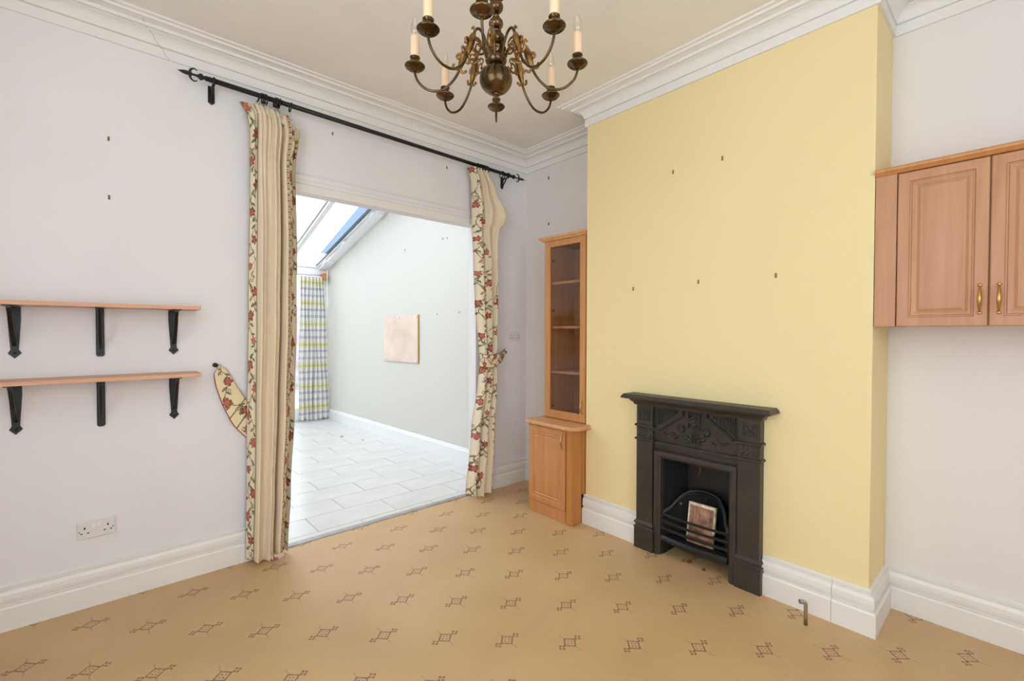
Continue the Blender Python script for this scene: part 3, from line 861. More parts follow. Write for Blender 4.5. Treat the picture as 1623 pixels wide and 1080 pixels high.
for x in (-2.440, -.265 - .03):
    b = MB(); z = pole_z(x)
    b.box(x - .016, x + .016, -.006, 0, z - .085, z + .004, .002)
    b.poly([(x - .017, -.006, z - .085), (x + .017, -.006, z - .085), (x, -.006, z - .098)], (0, .006, 0))
    bo = b.build('bracket', 'iron', pole)
    c = MB(); c.tube([(x, -.004, z - .018), (x, -.05, z - .018), (x, CY, z - .016)], .007, 8); c.tube(spline([(x, -.004, z - .078), (x, -.03, z - .06), (x, -.06, z - .024)], 4), .005, 8)
    c.build('arm', 'iron', bo)
    c = MB(); c.tube([(x, CY + .0155 * math.cos(a), z + .0155 * math.sin(a)) for a in [2 * math.pi * k / 16 for k in range(16)]], .005, 8, True); c.build('cup', 'iron', bo)
def ring(x, par, tilt=0.0, dz=0):
    R_ = .0265; z = pole_z(x) - .0112 + dz
    c = MB(); c.tube([(x + tilt * math.sin(a), CY + R_ * math.cos(a), z + R_ * math.sin(a)) for a in [2 * math.pi * k / 20 for k in range(20)]], .0036, 8, True)
    return c.build('curtain_ring', 'iron', par)

# ------------------------------------------------------------------ floral print painter
CREAM = (232, 220, 192)
def paint_floral(S, V, seed, width, length, base=CREAM, dens=1.0):
    """colour for fabric points (S across, V down, metres): trailing stems, leaves, curls and flowers"""
    r = random.Random(seed); n = len(S)
    col = np.tile(np.array(base, float), (n, 1))
    def polyline(pts, w, c):
        P = np.array(pts)
        for a, b in zip(P[:-1], P[1:]):
            lo, hi = min(a[1], b[1]) - .01, max(a[1], b[1]) + .01
            k = np.where((V > lo) & (V < hi))[0]
            if not len(k): continue
            d = b - a; L2 = max(1e-9, d @ d)
            t = np.clip(((S[k] - a[0]) * d[0] + (V[k] - a[1]) * d[1]) / L2, 0, 1)
            dist = np.hypot(S[k] - a[0] - t * d[0], V[k] - a[1] - t * d[1])
            col[k[dist < w]] = c
    def local(cx, cy, R):
        k = np.where((np.abs(S - cx) < R) & (np.abs(V - cy) < R))[0]
        return k, S[k] - cx, V[k] - cy
    def leaf(cx, cy, an, l, w, c):
        k, x, y = local(cx, cy, l * 1.1)
        a = x * math.cos(an) + y * math.sin(an); b = -x * math.sin(an) + y * math.cos(an)
        lim = w * (1 - (a / l) ** 2) * np.where(a > 0, 1, .85)
        ins = (np.abs(a) < l) & (np.abs(b) < lim)
        col[k[ins]] = c
        edge = ins & ((np.abs(b) > lim - .0026) | (np.abs(b) < .0009))
        col[k[edge]] = np.array(c) * .66
    def flower(cx, cy, R, an, c, pet=5):
        k, x, y = local(cx, cy, R * 1.15)
        rr = np.hypot(x, y); th = np.arctan2(y, x) - an
        lim = R * (.50 + .50 * np.abs(np.cos(pet / 2 * th)) ** .8)
        ins = rr < lim
        col[k[ins]] = c
        col[k[ins & (np.abs(np.cos(pet / 2 * th)) < .28)]] = np.array(c) * .6
        col[k[ins & (rr > lim - .003)]] = np.array(c) * .62
        col[k[ins & (rr < R * .42)]] = np.array(c) * .5 + np.array((214, 170, 120)) * .5
        col[k[rr < R * .2]] = np.array((150, 96, 70))
    STEM = (110, 96, 68)
    reds = [(164, 58, 62), (176, 78, 72), (150, 66, 74), (186, 96, 84)]
    greens = [(126, 124, 104), (138, 132, 102), (120, 124, 116), (158, 140, 96)]
    step = .145 / dens; v = -r.uniform(0, .1); side = 1
    amp = width * .27
    nst = max(1, round(width / .13))
    for q in range(nst):
        c0 = width * (q + .5) / nst; am = min(.045, width / nst * .3); ph = r.uniform(0, 6)
        pts = [(c0 + am * math.sin(ph + t * 26), t) for t in np.arange(-.02, length + .02, .012)]
        polyline(pts, .0021, STEM)
        v = r.uniform(-.05, .05)
        while v < length + .05:
            x = c0 + am * math.sin(ph + v * 26)
            big = r.random()
            fx = c0 - side * am * r.uniform(.4, 1.1)
            polyline([(x, v), ((x + fx) / 2, v + .02), (fx, v + .03)], .0018, STEM)
            flower(fx, v + .035, r.uniform(.024, .036), r.uniform(0, 6), r.choice(reds), r.choice((5, 6)))
            for j in range(4):
                vv = v + .06 + j * .024 + r.uniform(-.006, .006); xx = c0 + am * math.sin(ph + vv * 26)
                sd = 1 if j % 2 else -1
                an = r.uniform(.3, 1.0) if sd > 0 else math.pi - r.uniform(.3, 1.0)
                l = r.uniform(.017, .027)
                leaf(xx + math.cos(an) * l, vv + math.sin(an) * l, an, l, l * .38, r.choice(greens) if r.random() < .8 else (196, 156, 96))
            # curl
            vv = v + r.uniform(.07, .12); xx = c0 + am * math.sin(ph + vv * 26); sd = r.choice((-1, 1)); R0 = .016
            polyline([(xx + sd * (.004 + R0) + sd * R0 * (1 - t / 12) * math.cos(math.pi + t * .8), vv + R0 * (1 - t / 12) * math.sin(t * .8)) for t in range(11)], .0016, STEM)
            v += step * r.uniform(.9, 1.1); side = -side
    return col

def to_lin(c):
    c = np.clip(np.asarray(c) / 255.0, 0, 1)
    l = np.where(c <= .04045, c / 12.92, ((c + .055) / 1.055) ** 2.4)
    return np.concatenate([l, np.ones((len(l), 1))], 1)

def grid_mesh(nu, nv, P, part_of=None):
    """P[nv][nu] points; faces sorted into parts by part_of(i, j)"""
    parts = {}
    for j in range(nv - 1):
        for i in range(nu - 1):
            parts.setdefault(part_of(i, j) if part_of else 0, []).append((j * nu + i, j * nu + i + 1, (j + 1) * nu + i + 1, (j + 1) * nu + i))
    out = {}
    for k, fs in parts.items():
        idx = sorted({q for f in fs for q in f}); mp = {q: t for t, q in enumerate(idx)}
        out[k] = (idx, [tuple(mp[q] for q in f) for f in fs])
    return out

def cloth(name, idx, fs, P, S, V, matn, par, cols=None, th=.0025):
    m = MB(); m.add([P[i] for i in idx], fs, True)
    if cols is not None: m.cols = to_lin(cols)
    o = m.build(name, matn, par)
    md = o.modifiers.new('thickness', 'SOLIDIFY'); md.thickness = th; md.offset = 0
    return o

# ------------------------------------------------------------------ left curtain
def build_left():
    t = thing('curtain', 'cream lined curtain with floral borders hanging straight at the left of the opening', 'curtain', (-2.16, CY, .01), 'floral curtains at the opening')
    xl = [(2.665, -2.285), (2.60, -2.262), (2.3, -2.262), (1.45, -2.274), (.7, -2.285), (0.012, -2.297)]
    xr = [(2.665, -2.016), (2.55, -2.000), (2.35, -2.020), (1.9, -2.012), (1.45, -2.018), (.9, -2.035), (.4, -2.060), (0.012, -2.078)]
    Zt, Zb = 2.655, .016
    nu, nv = 150, 560
    P, S, V = [], [], []
    b0, b1 = .145, .76
    for j in range(nv):
        tv = j / (nv - 1); z = Zt + (Zb - Zt) * tv
        a, b = lerp_tab(xl, z), lerp_tab(xr, z)
        for i in range(nu):
            s = i / (nu - 1)
            # borders hang a little flatter, the lining is gathered between them
            x = a + (b - a) * s
            g = max(0.0, min(1.0, (z - 1.9) / .7))                     # how tightly gathered
            fine = .013 * math.sin(2 * math.pi * (s * 9.5 + .12 * math.sin(z * 3)))
            wide = .024 * math.sin(2 * math.pi * (s * 3.6 - .05 + .04 * math.sin(z * 2.1))) + .009 * math.sin(2 * math.pi * (s * 7.3 + .3))
            y = CY - .012 + fine * (.35 + .65 * g) + wide * (1 - .55 * g)
            # deep tuck right of the middle, and the borders turned towards the wall
            y += .060 * math.exp(-((s - .665 + .02 * math.sin(z * 2)) / .022) ** 2) * (1 - .5 * g)
            if s < b0: y += .055 * ((b0 - s) / b0) ** 1.2 * (1 - .4 * g)
            if s > .80: y += .030 * ((s - .80) / .20)
            if s < .5: y -= .020 * (1 - tv) * 0 + .018 * tv * math.sin(math.pi * min(1, s / .5))
            zz = z
            top = Zt - z
            if top < .12:
                k = 1 - top / .12
                zz += (-.028 * s + .010) * k + .006 * math.sin(s * 60) * k
                if s < .10: x -= .028 * k * (1 - s / .10)
                if s > .90: x += .022 * k * (s - .90) / .10; zz -= .045 * k * (s - .90) / .10
            if z < .06: zz += .012 * math.sin(s * 9 + .6) * (1 - z / .06)
            P.append((x, y, zz)); S.append(s); V.append(Zt - z)
    S = np.array(S); V = np.array(V)
    def part(i, j):
        s = (i + .5) / (nu - 1)
        return 'left' if s < b0 else ('lining' if s < b1 else ('trim' if s < .815 else 'right'))
    g = grid_mesh(nu, nv, P, part)
    for k, (lo, wd_, sd) in {'left': (0, .085, 3), 'right': (.815, .105, 11), 'trim': (b1, .034, 21)}.items():
        idx, fs = g[k]; ii = np.array(idx)
        ss = (S[ii] - lo) / ({'left': b0, 'right': .185, 'trim': .815 - b1}[k]) * wd_
        if k == 'trim':
            c = np.tile(np.array((226, 212, 182), float), (len(ii), 1))
            per = (V[ii] % .034) / .034
            c[(per < .45) & (np.abs(ss - .017) < .010)] = (150, 96, 80)
            c[(per > .62) & (per < .86) & (np.abs(ss - .017 + .004) < .008)] = (122, 118, 88)
            c[(ss < .003) | (ss > .031)] = (128, 112, 82)
        else:
            c = paint_floral(ss, V[ii], sd, wd_, 2.66)
            c[(ss < .004) | (ss > wd_ - .003)] = (150, 134, 100)
        cloth({'left': 'floral_border', 'right': 'floral_border', 'trim': 'braid'}[k], idx, fs, P, S, V, 'floral_print', t, c)
    idx, fs = g['lining']; cloth('lining', idx, fs, P, S, V, 'lining', t)
    # gathered heading tape and hooks
    h = MB(); n = 90
    vs = []; 
    for q, zz in enumerate((2.690, 2.672, 2.655, 2.630)):
        for i in range(n):
            s = i / (n - 1); x = -2.235 + .205 * s
            vs.append((x, CY + .008 - .006 * q + .007 * math.sin(s * 95), zz - .060 * s * (s > .3) * (s - .3) - (.012 if q > 1 else 0) - .012 * abs(math.sin(s * 11))))
    h.add(vs, [(q * n + i, q * n + i + 1, (q + 1) * n + i + 1, (q + 1) * n + i) for q in range(3) for i in range(n - 1)], True)
    o = h.build('heading_tape', 'hem_tape', t); md = o.modifiers.new('thickness', 'SOLIDIFY'); md.thickness = .002
    for x, ti in ((-2.216, .010), (-2.200, .002), (-2.190, .003), (-2.181, -.002), (-2.135, .004), (-2.127, .002), (-2.118, -.003), (-2.110, .004), (-2.048, .004)):
        ring(x, t, ti)
        MB().tube([(x, CY, pole_z(x) - .030), (x + .002, CY - .004, 2.668), (x + .001, CY - .004, 2.650)], .0012, 5).build('hook', 'strip_metal', t)
    # floral front showing below the lining hem
    f = MB(); n = 24; vs = []
    for q in range(4):
        for i in range(n):
            s = i / (n - 1); vs.append((-2.185 + .075 * s, CY - .030 - .012 * math.sin(s * 3.1) - .004 * q, .034 - .009 * q))
    f.add(vs, [(q * n + i, q * n + i + 1, (q + 1) * n + i + 1, (q + 1) * n + i) for q in range(3) for i in range(n - 1)], True)
    ss = np.array([.075 * (i % n) / (n - 1) for i in range(4 * n)]); c = paint_floral(ss, np.array([.02 + .009 * (i // n) for i in range(4 * n)]), 5, .075, .06)
    c = c * .8 + np.array((150, 60, 60)) * .2
    f.cols = to_lin(c); o = f.build('floral_hem', 'floral_print', t); md = o.modifiers.new('thickness', 'SOLIDIFY'); md.thickness = .003
build_left()

# ------------------------------------------------------------------ right curtain, gathered by its tieback
def build_right():
    t = thing('curtain', 'floral curtain gathered in by a tieback at the right of the opening', 'curtain', (-.52, CY, .01), 'floral curtains at the opening')
    xl = [(2.665, -.706), (2.58, -.668), (2.3, -.660), (1.9, -.640), (1.6, -.627), (1.25, -.598), (1.12, -.585), (.95, -.600), (.5, -.660), (.012, -.716)]
    xr = [(2.665, -.512), (2.66, -.508), (2.52, -.418), (2.36, -.322), (2.32, -.318), (2.27, -.335), (2.20, -.392), (2.12, -.398), (1.9, -.384), (1.6, -.385), (1.25, -.410), (1.12, -.425), (.95, -.405), (.5, -.425), (.012, -.452)]
    Zt, Zb = 2.668, .014
    nu, nv = 150, 560
    P, S, V = [], [], []
    for j in range(nv):
        tv = j / (nv - 1); z = Zt + (Zb - Zt) * tv
        a, b = lerp_tab(xl, z), lerp_tab(xr, z)
        pinch = math.exp(-((z - 1.13) / .32) ** 2)
        g = max(0.0, min(1.0, (z - 2.0) / .6))
        for i in range(nu):
            s = i / (nu - 1); x = a + (b - a) * s
            fine = .012 * math.sin(2 * math.pi * (s * 10 + .1 * math.sin(z * 4)))
            wide = .022 * math.sin(2 * math.pi * (s * 3.4 + .18 + .05 * math.sin(z * 2.4))) + .008 * math.sin(2 * math.pi * (s * 7.7))
            y = CY - .008 + (fine * (.3 + .7 * g) + wide * (1 - .5 * g)) * (1 - .25 * pinch) - .012 * pinch
            if s < .12: y += .03 * (1 - s / .12)
            # rolled bulge of lining on the upper right
            bul = math.exp(-((z - 2.30) / .17) ** 2)
            if s > .6: y -= .045 * bul * math.sin(math.pi * (s - .6) / .4); 
            if s > .9: y += .05 * (s - .9) / .1
            zz = z; top = Zt - z
            if top < .10:
                k = 1 - top / .10; zz += (.016 - .02 * abs(s - .3)) * k
            if z < .06: zz += .010 * math.sin(s * 8 + 1) * (1 - z / .06)
            P.append((x, y, zz)); S.append(s); V.append(Zt - z)
    S = np.array(S); V = np.array(V)
    def part(i, j):
        s = (i + .5) / (nu - 1); z = Zt + (Zb - Zt) * (j + .5) / (nv - 1)
        if z > 1.52:
            r0 = lerp_tab([(2.66, .30), (2.45, .29), (2.2, .36), (1.9, .50), (1.7, .58), (1.52, .64)], z)
            r1 = lerp_tab([(2.66, 1.1), (2.22, 1.1), (2.10, .93), (1.9, .86), (1.7, .74), (1.52, .64)], z)
            if r0 < s < r1: return 'lining'
            return 'floral'
        if z < .80:
            k = (.80 - z) / .80
            if .60 - .20 * k < s < .60 + .22 * k ** .6: return 'lining_low'
        return 'floral'
    g = grid_mesh(nu, nv, P, part)
    idx, fs = g['floral']; ii = np.array(idx)
    c = paint_floral(S[ii] * .34, V[ii], 42, .34, 2.66, dens=1.1)
    # narrow turned edge with dotted braid near the leading edge, low down
    cloth('floral_face', idx, fs, P, S, V, 'floral_print', t, c)
    for kk in ('lining', 'lining_low'):
        idx, fs = g[kk]; cloth('lining', idx, fs, P, S, V, 'lining', t)
    # dark piping along the lower edge of the rolled lining
    e = []
    for z in np.linspace(2.30, 1.60, 24):
        j = int(round((Zt - z) / (Zt - Zb) * (nv - 1)))
        r1 = lerp_tab([(2.66, 1.0), (2.22, 1.0), (2.10, .93), (1.9, .86), (1.7, .74), (1.52, .64)], z)
        q = P[j * nu + min(nu - 1, int(r1 * (nu - 1)))]; e.append((q[0], q[1] - .002, q[2]))
    MB().tube(e, .0022, 6).build('piping', 'piping_dark', t)
    h = MB(); n = 70; vs = []
    for q, zz in enumerate((2.684, 2.668, 2.650)):
        for i in range(n):
            s = i / (n - 1); vs.append((-.640 + .125 * s, CY + .004 - .005 * q + .006 * math.sin(s * 70), zz + .004 * math.sin(s * 13)))
    h.add(vs, [(q * n + i, q * n + i + 1, (q + 1) * n + i + 1, (q + 1) * n + i) for q in range(2) for i in range(n - 1)], True)
    o = h.build('heading_tape', 'hem_tape', t); md = o.modifiers.new('thickness', 'SOLIDIFY'); md.thickness = .002
    for x, ti in ((-.640, .010), (-.612, .008), (-.598, .004), (-.584, .008), (-.560, .004), (-.548, .006), (-.530, -.003)):
        ring(x, t, ti)
        MB().tube([(x, CY, pole_z(x) - .030), (x + .002, CY - .004, 2.672), (x + .001, CY - .004, 2.652)], .0012, 5).build('hook', 'strip_metal', t)
build_right()
ro_ = ring(-.372, None, .006); tag(ro_, 'single empty black curtain ring at the right end of the pole', 'curtain ring')
ro_ = ring(-.318, None, .012); tag(ro_, 'black curtain ring pushed against the right pole bracket', 'curtain ring')

# ------------------------------------------------------------------ tiebacks
def hook_knob(label, x, z):
    t = thing('tieback_hook', label, 'hook', (x, -.004, z), 'curtain tieback hooks')
    MB().lathe([(.011, -.006), (.013, -.003), (.013, 0)], (x, 0, z), 12, 'y').build('rose', 'rubber', t)
    MB().tube([(x, -.004, z), (x, -.026, z)], .004, 8).ball((x, -.030, z), .0115, 12).build('knob', 'rubber', t)
hook_knob('small black tieback hook on the wall left of the straight curtain', -2.433, 1.163)
hook_knob('small black tieback hook on the wall behind the gathered curtain', -.270, 1.178)

tb = thing('curtain_tieback', 'unfastened floral tieback hanging loose from its wall hook', 'tieback', (-2.35, -.02, .92), 'floral curtain tiebacks')
Lc = spline([(-2.418, 1.140), (-2.438, 1.115), (-2.432, 1.053), (-2.411, .972), (-2.380, .886), (-2.340, .804), (-2.268, .716), (-2.205, .650)], 8)
Rc = spline([(-2.402, 1.146), (-2.386, 1.140), (-2.347, 1.065), (-2.306, .988), (-2.263, .921), (-2.225, .860), (-2.190, .800), (-2.160, .740)], 8)
nu, nv = 40, len(Lc)
def tby(u, k): return -.020 - .010 * math.sin(math.pi * u)
# resample finer along the length
def resamp(c, n):
    c = np.array(c); d = np.r_[0, np.cumsum(np.linalg.norm(np.diff(c, axis=0), axis=1))]
    return np.c_[np.interp(np.linspace(0, d[-1], n), d, c[:, 0]), np.interp(np.linspace(0, d[-1], n), d, c[:, 1])]
nv = 150
La, Ra = resamp(Lc, nv), resamp(Rc, nv)
P, S, V = [], [], []
for j in range(nv):
    for i in range(nu):
        u = i / (nu - 1); q = La[j] * (1 - u) + Ra[j] * u
        P.append((q[0], tby(u, j), q[1])); S.append(u * .115); V.append(j / (nv - 1) * .56)
S = np.array(S); V = np.array(V)
c = paint_floral(S, V, 8, .115, .56, (236, 218, 176), 1.3)
for a in (.285, .355): c[np.abs(V - a + (S - .05) * .35) < .004] = (120, 110, 78)
g = grid_mesh(nu, nv, P)
idx, fs = g[0]; cloth('band', idx, fs, P, S, V, 'floral_print', tb, c, .006)
MB().tube([(p_[0], -.020, p_[1]) for p_ in La], .0035, 8).build('piping', 'piping', tb)
MB().tube([(p_[0], -.020, p_[1]) for p_ in Ra], .0025, 8).build('piping', 'piping', tb)
MB().tube([(-2.418 + .012 * math.cos(a), -.022, 1.153 + .012 * math.sin(a)) for a in [2 * math.pi * k / 16 for k in range(16)]], .002, 6, True).build('ring', 'brass', tb)

tr = thing('curtain_tieback', 'floral tieback wrapped round the gathered curtain', 'tieback', (-.50, CY, 1.10), 'floral curtain tiebacks')
P, S, V = [], [], []; nu, nv = 170, 26
cxm, ax_, ay_ = -.500, .098, .062
for j in range(nv):
    v = j / (nv - 1)
    for i in range(nu):
        u = i / (nu - 1); a = math.radians(150) + u * math.radians(208)     # left side, round the front, then up to the hook
        x = cxm + ax_ * math.cos(a); y = CY - .010 + ay_ * math.sin(a)
        zmid = 1.130 + .030 * max(0, u - .45) / .55 - .015 * math.sin(math.pi * u)
        hh = .050 * (1 - .55 * max(0, (u - .6) / .4))
        if u > .72:
            k = (u - .72) / .28; x = x * (1 - k) + (-.290) * k; y = y * (1 - k) + (-.045) * k; zmid += .028 * k
        P.append((x, y, zmid + hh * (1 - 2 * v))); S.append(u * .40); V.append(v * .10)
S = np.array(S); V = np.array(V)
c = paint_floral(V, S, 77, .10, .40, (230, 212, 174), 1.3)
g = grid_mesh(nu, nv, P); idx, fs = g[0]
cloth('band', idx, fs, P, S, V, 'floral_print', tr, c, .005)
MB().tube(P[:nu], .0032, 6).build('piping', 'piping_dark', tr)
MB().tube(P[-nu:], .0032, 6).build('piping', 'piping_dark', tr)
MB().tube([(-.280 + .011 * math.cos(a), -.040 + .004 * math.sin(a), 1.184 + .011 * math.sin(a)) for a in [2 * math.pi * k / 16 for k in range(16)]], .002, 6, True).build('ring', 'brass', tr)

# ------------------------------------------------------------------ chandelier
CHX, CHY, ZP = -1.819, -1.755, 2.311
ch = thing('chandelier', 'antique brass eight-armed chandelier with candle bulbs hanging from the ceiling', 'chandelier', (CHX, CHY, 2.225))
cc = (CHX, CHY, 0)
def sphere_prof(z0, R, h=None, n=12, r_min=.006):
    h = h or R
    return [(max(r_min, R * math.sin(math.pi * k / n)), z0 - h * math.cos(math.pi * k / n)) for k in range(n + 1)]
MB().lathe(sphere_prof(2.281, .0605, .054, 16), cc, 32).build('ball', 'antique_brass', ch)
MB().lathe([(.012, 2.222), (.016, 2.226), (.010, 2.231), (.008, 2.236)], cc, 16).build('base_finial', 'antique_brass', ch)
MB().lathe([(.020, 2.328), (.034, 2.338), (.040, 2.350), (.036, 2.362), (.026, 2.368), (.024, 2.376), (.034, 2.384), (.038, 2.392), (.020, 2.402), (.014, 2.404)], cc, 28).build('arm_hub', 'antique_brass', ch)
MB().lathe(sphere_prof(2.428, .0335, .026), cc, 24).build('stem_knop', 'antique_brass', ch)
MB().lathe([(.012, 2.450), (.020, 2.456), (.012, 2.462)], cc, 20).build('stem_collar', 'antique_brass', ch)
MB().lathe(sphere_prof(2.484, .0270, .022), cc, 24).build('stem_knop', 'antique_brass', ch)
MB().lathe([(.010, 2.502), (.014, 2.508), (.010, 2.516), (.010, 2.522)], cc, 20).build('stem_collar', 'antique_brass', ch)
MB().lathe(sphere_prof(2.545, .0270, .024), cc, 24).build('stem_knop', 'antique_brass', ch)
MB().lathe(sphere_prof(2.592, .034, .026), cc, 24).build('stem_knop', 'antique_brass', ch)
MB().lathe([(.010, 2.612), (.012, 2.66), (.020, 2.67), (.009, 2.68), (.008, 2.90)], cc, 16).build('stem', 'antique_brass', ch)
MB().lathe([(.02, 2.895), (.045, 2.905), (.055, 2.925), (.058, 2.940)], cc, 24).build('ceiling_rose', 'antique_brass', ch)
RA = .297
def radial(prof, ang): return [(CHX + r_ * math.cos(ang), CHY + r_ * math.sin(ang), z) for r_, z in prof]
arm_prof = spline([(.030, 2.345), (.044, 2.385), (.062, 2.418), (.085, 2.428), (.104, 2.405), (.116, 2.365), (.132, 2.318), (.160, 2.272), (.200, 2.240), (.248, 2.241), (.283, 2.268), (.297, 2.300), (.297, 2.315)], 6)
inner = spline([(.058, 2.352), (.085, 2.338), (.098, 2.352), (.090, 2.372), (.076, 2.366), (.078, 2.354)], 5)
inner2 = spline([(.112, 2.372), (.092, 2.392), (.072, 2.385), (.070, 2.372), (.080, 2.370)], 5)
def orn(ang):
    m = MB()
    # dolphin-like acanthus casting clasped on the arm: body, head, curling tail fins
    sp = spline([(.106, 2.398), (.116, 2.374), (.124, 2.348), (.134, 2.318)], 5); n = len(sp)
    m.tube(radial(sp, ang), [.006 + .0085 * math.sin(math.pi * min(1, (i + 1) / n * 1.0)) for i in range(n)], 8)
    for pts, r0 in (([(.106, 2.398), (.100, 2.412), (.108, 2.420), (.115, 2.414)], .0042),
                    ([(.120, 2.370), (.138, 2.372), (.143, 2.360), (.136, 2.354)], .0045),
                    ([(.116, 2.352), (.104, 2.340), (.096, 2.346), (.100, 2.354)], .004),
                    ([(.134, 2.320), (.150, 2.318), (.158, 2.328), (.152, 2.336)], .004),
                    ([(.132, 2.318), (.122, 2.304), (.112, 2.310)], .004)):
        s3 = spline(pts, 4); m.tube(radial(s3, ang), [1.35 * r0 * (1 - .40 * i / len(s3)) for i in range(len(s3))], 7)
    for pr in ((.108, 2.421), (.143, 2.366), (.099, 2.350), (.156, 2.333), (.111, 2.309)):
        m.ball(radial([pr], ang)[0], .0052, 8)
    return m
for dg in (-138, -177, -91, 139, -46, 95, 1, 50):     # the arms sit a little unevenly
    ang = math.radians(dg)
    arm = MB().tube(radial(arm_prof, ang), .0047, 10).build('arm', 'antique_brass', ch)
    s1 = MB(); s1.tube(radial(inner, ang), [.0042 - .002 * i / len(inner) for i in range(len(inner))], 7); s1.tube(radial(inner2, ang), [.0042 - .002 * i / len(inner2) for i in range(len(inner2))], 7)
    s1.ball(radial([inner[-1]], ang)[0], .005, 8); s1.ball(radial([inner2[-1]], ang)[0], .005, 8)
    s1.build('scroll', 'gilt_brass', arm)
    orn(ang).build('acanthus_casting', 'gilt_brass', arm)
    c = radial([(RA, ZP)], ang)[0]
    pan = [(.006, -.006), (.011, -.003), (.0125, .003), (.018, .001), (.0205, .007), (.0255, .0045), (.0285, .0115), (.034, .011), (.0375, .016), (.0365, .018), (.030, .015), (.012, .013), (.008, .014)]
    MB().lathe(pan, c, 26).build('drip_pan', 'antique_brass', arm)
    MB().lathe([(.008, .012), (.010, .018), (.016, .024), (.0175, .031), (.015, .037), (.0115, .040), (.0115, .042), (.0185, .044), (.0185, .048), (.015, .049)], c, 20).build('candle_cup', 'antique_brass', arm)
    cd = MB().lathe([(.0145, .046), (.0160, .05), (.0160, .118), (.0145, .126), (.0085, .128)], c, 16)
    cd.ball((c[0] + .0115 * math.cos(ang + 2.2), c[1] + .0115 * math.sin(ang + 2.2), c[2] + .108), .004, 8, (.7, .7, 2.4))
    cd.build('candle_sleeve', 'candle', arm)
    MB().lathe([(.007, .127), (.012, .135), (.0155, .148), (.0150, .160), (.0105, .178), (.0045, .192), (.001, .197)], c, 16).build('bulb', 'bulb_glass', arm)
    MB().tube([(c[0] - .003, c[1], c[2] + .128), (c[0] - .004, c[1], c[2] + .150), (c[0] + .004, c[1], c[2] + .158), (c[0] + .003, c[1], c[2] + .128)], .0012, 5).build('filament', 'bulb_base', arm)

# ------------------------------------------------------------------ gas pipe
gp = thing('gas_pipe', 'short chrome pipe stub standing out of the carpet by the chimney breast', 'pipe', (-.493, -2.406, 0))
MB().tube([(-.493, -2.406, -.004), (-.493, -2.406, .096), (-.494, -2.404, .104), (-.500, -2.398, .109)], .0085, 12).build('pipe', 'chrome', gp)
MB().tube([(-.496, -2.402, .106), (-.512, -2.386, .108)], .0105, 8, smooth=False).build('nut', 'chrome', gp)

# ------------------------------------------------------------------ picture hooks and wall plugs
def hook_y(x, z, label, grp, big=1.0):
    t = MB().box(x - .004 * big, x + .004 * big, -.004, .001, z - .011, z + .011, .0015).lathe([(.004, -.008), (.003, -.002)], (x, 0, z + .004), 8, 'y')
    t.tube([(x, -.004, z - .008), (x, -.009, z - .010), (x, -.010, z - .004)], .0016, 6)
    tag(t.build('picture_hook', 'plug_brown'), label, 'hook', grp)
def hook_x(x, y, z, label, grp, dark=False):
    t = MB().box(x - .004, x + .001, y - .0045, y + .0045, z - .012, z + .012, .0015)
    t.tube([(x - .004, y, z - .009), (x - .009, y, z - .011), (x - .010, y, z - .005)], .0016, 6)
    tag(t.build('picture_hook', 'hole_dark' if dark else 'plug_brown'), label, 'hook', grp)
G = 'picture hooks left in the walls'
hook_y(-2.876, 2.316, 'small brass picture hook high on the wall above the shelves', G)
hook_y(-2.877, 2.024, 'small brass picture hook midway between pole and upper shelf', G)
hook_y(-1.763, 2.662, 'small picture hook under the pole just right of the straight curtain', G)
hook_y(-.867, 2.653, 'small picture hook under the pole just left of the gathered curtain', G)
hook_x(0, -.286, 2.698, 'upper picture hook in the alcove above the glass cabinet', G, True)
hook_x(0, -.288, 2.299, 'lower picture hook in the alcove just above the glass cabinet', G, True)
hook_x(-D, -1.647, 2.314, 'left one of two high picture hooks on the yellow chimney breast', G)
hook_x(-D, -1.939, 2.314, 'right one of two high picture hooks on the yellow chimney breast', G)
hook_x(-D, -1.376, 1.635, 'leftmost of three lower picture hooks on the yellow chimney breast', G)
hook_x(-D, -1.809, 1.645, 'middle one of three lower picture hooks on the yellow chimney breast', G)
hook_x(-D, -2.216, 1.644, 'rightmost of three lower picture hooks on the yellow chimney breast', G)
for y, z, lb in ((1.162, 2.371, 'far one of two high wall plugs on the conservatory wall'), (1.081, 2.366, 'near one of two high wall plugs on the conservatory wall'),
                 (1.269, 1.555, 'wall plug just right of the pinned board in the conservatory'), (.871, 1.563, 'wall plug nearest the opening on the conservatory wall'), (1.94, 2.348, 'high wall plug above the pinned board in the conservatory')):
    q = MB().lathe([(.010, -.004), (.006, 0)], (cwx(y) + .001, y, z), 10, 'x')
    tag(q.build('wall_plug', 'strip_metal'), lb, 'wall plug', 'wall plugs in the conservatory')

# ------------------------------------------------------------------ conservatory things
nb = thing('pinned_board', 'pale pink wooden board clipped to the conservatory wall', 'board', (cwx(2.03), 2.03, .992))
def wq(y, off): return (cwx(y) - off, y)
MB().poly([(cwx(2.425) - .004, 2.425, .992), (cwx(1.637) - .004, 1.637, .992), (cwx(1.637) - .004, 1.637, 1.556), (cwx(2.425) - .004, 2.425, 1.556)], (-.012, 0, 0)).build('panel', 'board_ply', nb)
ed = MB()
ed.poly([(cwx(1.637) - .004, 1.628, .988), (cwx(1.637) - .004, 1.637, .988), (cwx(1.637) - .004, 1.637, 1.560), (cwx(1.637) - .004, 1.628, 1.560)], (-.014, 0, 0))
ed.build('edge_strip', 'brass', nb)
for y in (2.385, 2.06, 1.68):
    for z in (1.02, 1.53):
        MB().box(cwx(y) - .024, cwx(y) - .014, y - .022, y + .022, z - .012, z + .012, .003).build('clip', 'plastic_white', nb)

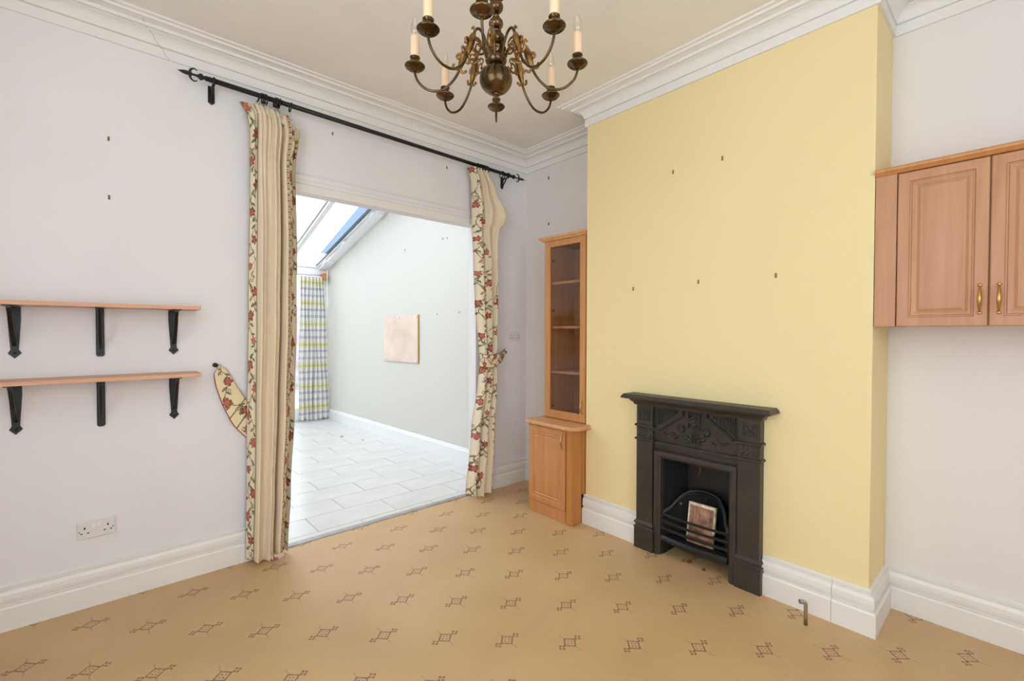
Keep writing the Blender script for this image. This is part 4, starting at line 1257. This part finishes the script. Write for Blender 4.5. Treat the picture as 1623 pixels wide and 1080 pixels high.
pc = thing('curtain', 'white curtain checked in yellow and grey at the far end of the conservatory', 'curtain', (-.5, 4.17, 0))
P, S, V = [], [], []; nu, nv = 110, 360
for j in range(nv):
    tv = j / (nv - 1); z = 2.20 + (.012 - 2.20) * tv
    a = -.690 + (-.735 + .690) * tv; b = -.352 + (-.285 + .352) * tv
    for i in range(nu):
        s = i / (nu - 1)
        x = a + (b - a) * s + .006 * math.sin(z * 5 + s * 7)
        y = 4.165 + .030 * math.sin(2 * math.pi * (s * 6.5 + .1 * math.sin(z * 1.7))) + .045 * math.exp(-((s - .45 - .1 * math.sin(z)) / .03) ** 2) * min(1, tv * 2)
        P.append((x, y, z + .008 * math.sin(s * 9) * (z < .05))); S.append(s); V.append(2.20 - z)
S = np.array(S); V = np.array(V)
c = np.tile(np.array((232, 230, 224), float), (len(S), 1)); ph = ((V - .05) % .315) / .315
yb = np.abs(ph - .15); c[yb < .14] = (224, 216, 160); c[(yb < .14) & ((ph * 40) % 2 < .7)] = (232, 228, 200)
c[np.abs(ph - .155) < .045] = (206, 194, 112)
c[np.abs(ph - .45) < .06] = (178, 176, 188); c[np.abs(ph - .78) < .065] = (186, 186, 196)
fold_shade = (S * 7) % 1; k = (fold_shade > .42) & (fold_shade < .58); c[k] = c[k] * .86; c = c * .7 + np.array((240, 239, 236)) * .3  # darker upright bands: shade of the folds painted into the cloth colour
g = grid_mesh(nu, nv, P); idx, fs = g[0]
cloth('cloth', idx, fs, P, S, V, 'plaid_fold_shade', pc, c, .003)
cp = thing('curtain_pole', 'short wooden-ended pole over the checked curtain in the conservatory', 'curtain pole', (-1.2, 4.17, 2.2))
MB().tube([(-2.9, 4.17, 2.225), (-.36, 4.17, 2.225)], .013, 10).build('rod', 'upvc', cp)
MB().box(-.385, -.325, 4.11, CYF - .001, 2.155, 2.255, .006).build('end_block', 'beech_side', cp)

# kitchen splashback on the unseen left wall, mirrored in the cabinet glass
ms = thing('mosaic_splashback', 'brown and cream mosaic splashback on the far kitchen wall mirrored in the glass cabinet', 'splashback', (CXL + .004, 1.5, 1.0))
for nm, mt_, sel in (('tile_field', 'mosaic_brown', 0), ('tile_field', 'mosaic_tan', 1), ('tile_field', 'mosaic_cream', 2)):
    q = MB(); rr = random.Random(4)
    for i in range(16):
        for j in range(9):
            pick = rr.choice((0, 1, 1, 2, 2))
            if pick == sel: q.box(CXL + .002, CXL + .010, 1.05 + i * .10, 1.145 + i * .10, 1.02 + j * .075, 1.09 + j * .075)
    o = q.build(nm, mt_, ms); o['kind'] = 'stuff'
# scraps on the tiles
for x, y, a, lb in ((-.632, 2.754, .5, 'larger dry leaf scrap on the white tiles nearer the curtain'), (-.504, 2.414, 1.4, 'smaller dry leaf scrap on the white tiles nearer the skirting')):
    L_ = .045 if a < 1 else .024; q = MB(); pts = []
    for k in range(7):
        t = k / 6; pts.append((x + math.cos(a) * L_ * (t - .5), y + math.sin(a) * L_ * (t - .5), .004 + .008 * math.sin(math.pi * t)))
    vs = []; 
    for k, p_ in enumerate(pts):
        w_ = .012 * math.sin(math.pi * (k + .3) / 6.6) * (1 if a < 1 else .7)
        for s in (-1, 0, 1): vs.append((p_[0] - s * w_ * math.sin(a), p_[1] + s * w_ * math.cos(a), p_[2] + (.005 if s else 0)))
    q.add(vs, [(k * 3 + s, k * 3 + s + 1, k * 3 + s + 4, k * 3 + s + 3) for k in range(6) for s in (0, 1)])
    o = q.build('dry_leaf', 'leaf_dry'); md = o.modifiers.new('thickness', 'SOLIDIFY'); md.thickness = .0015
    tag(o, lb, 'leaf', 'dry leaf scraps on the tiles')
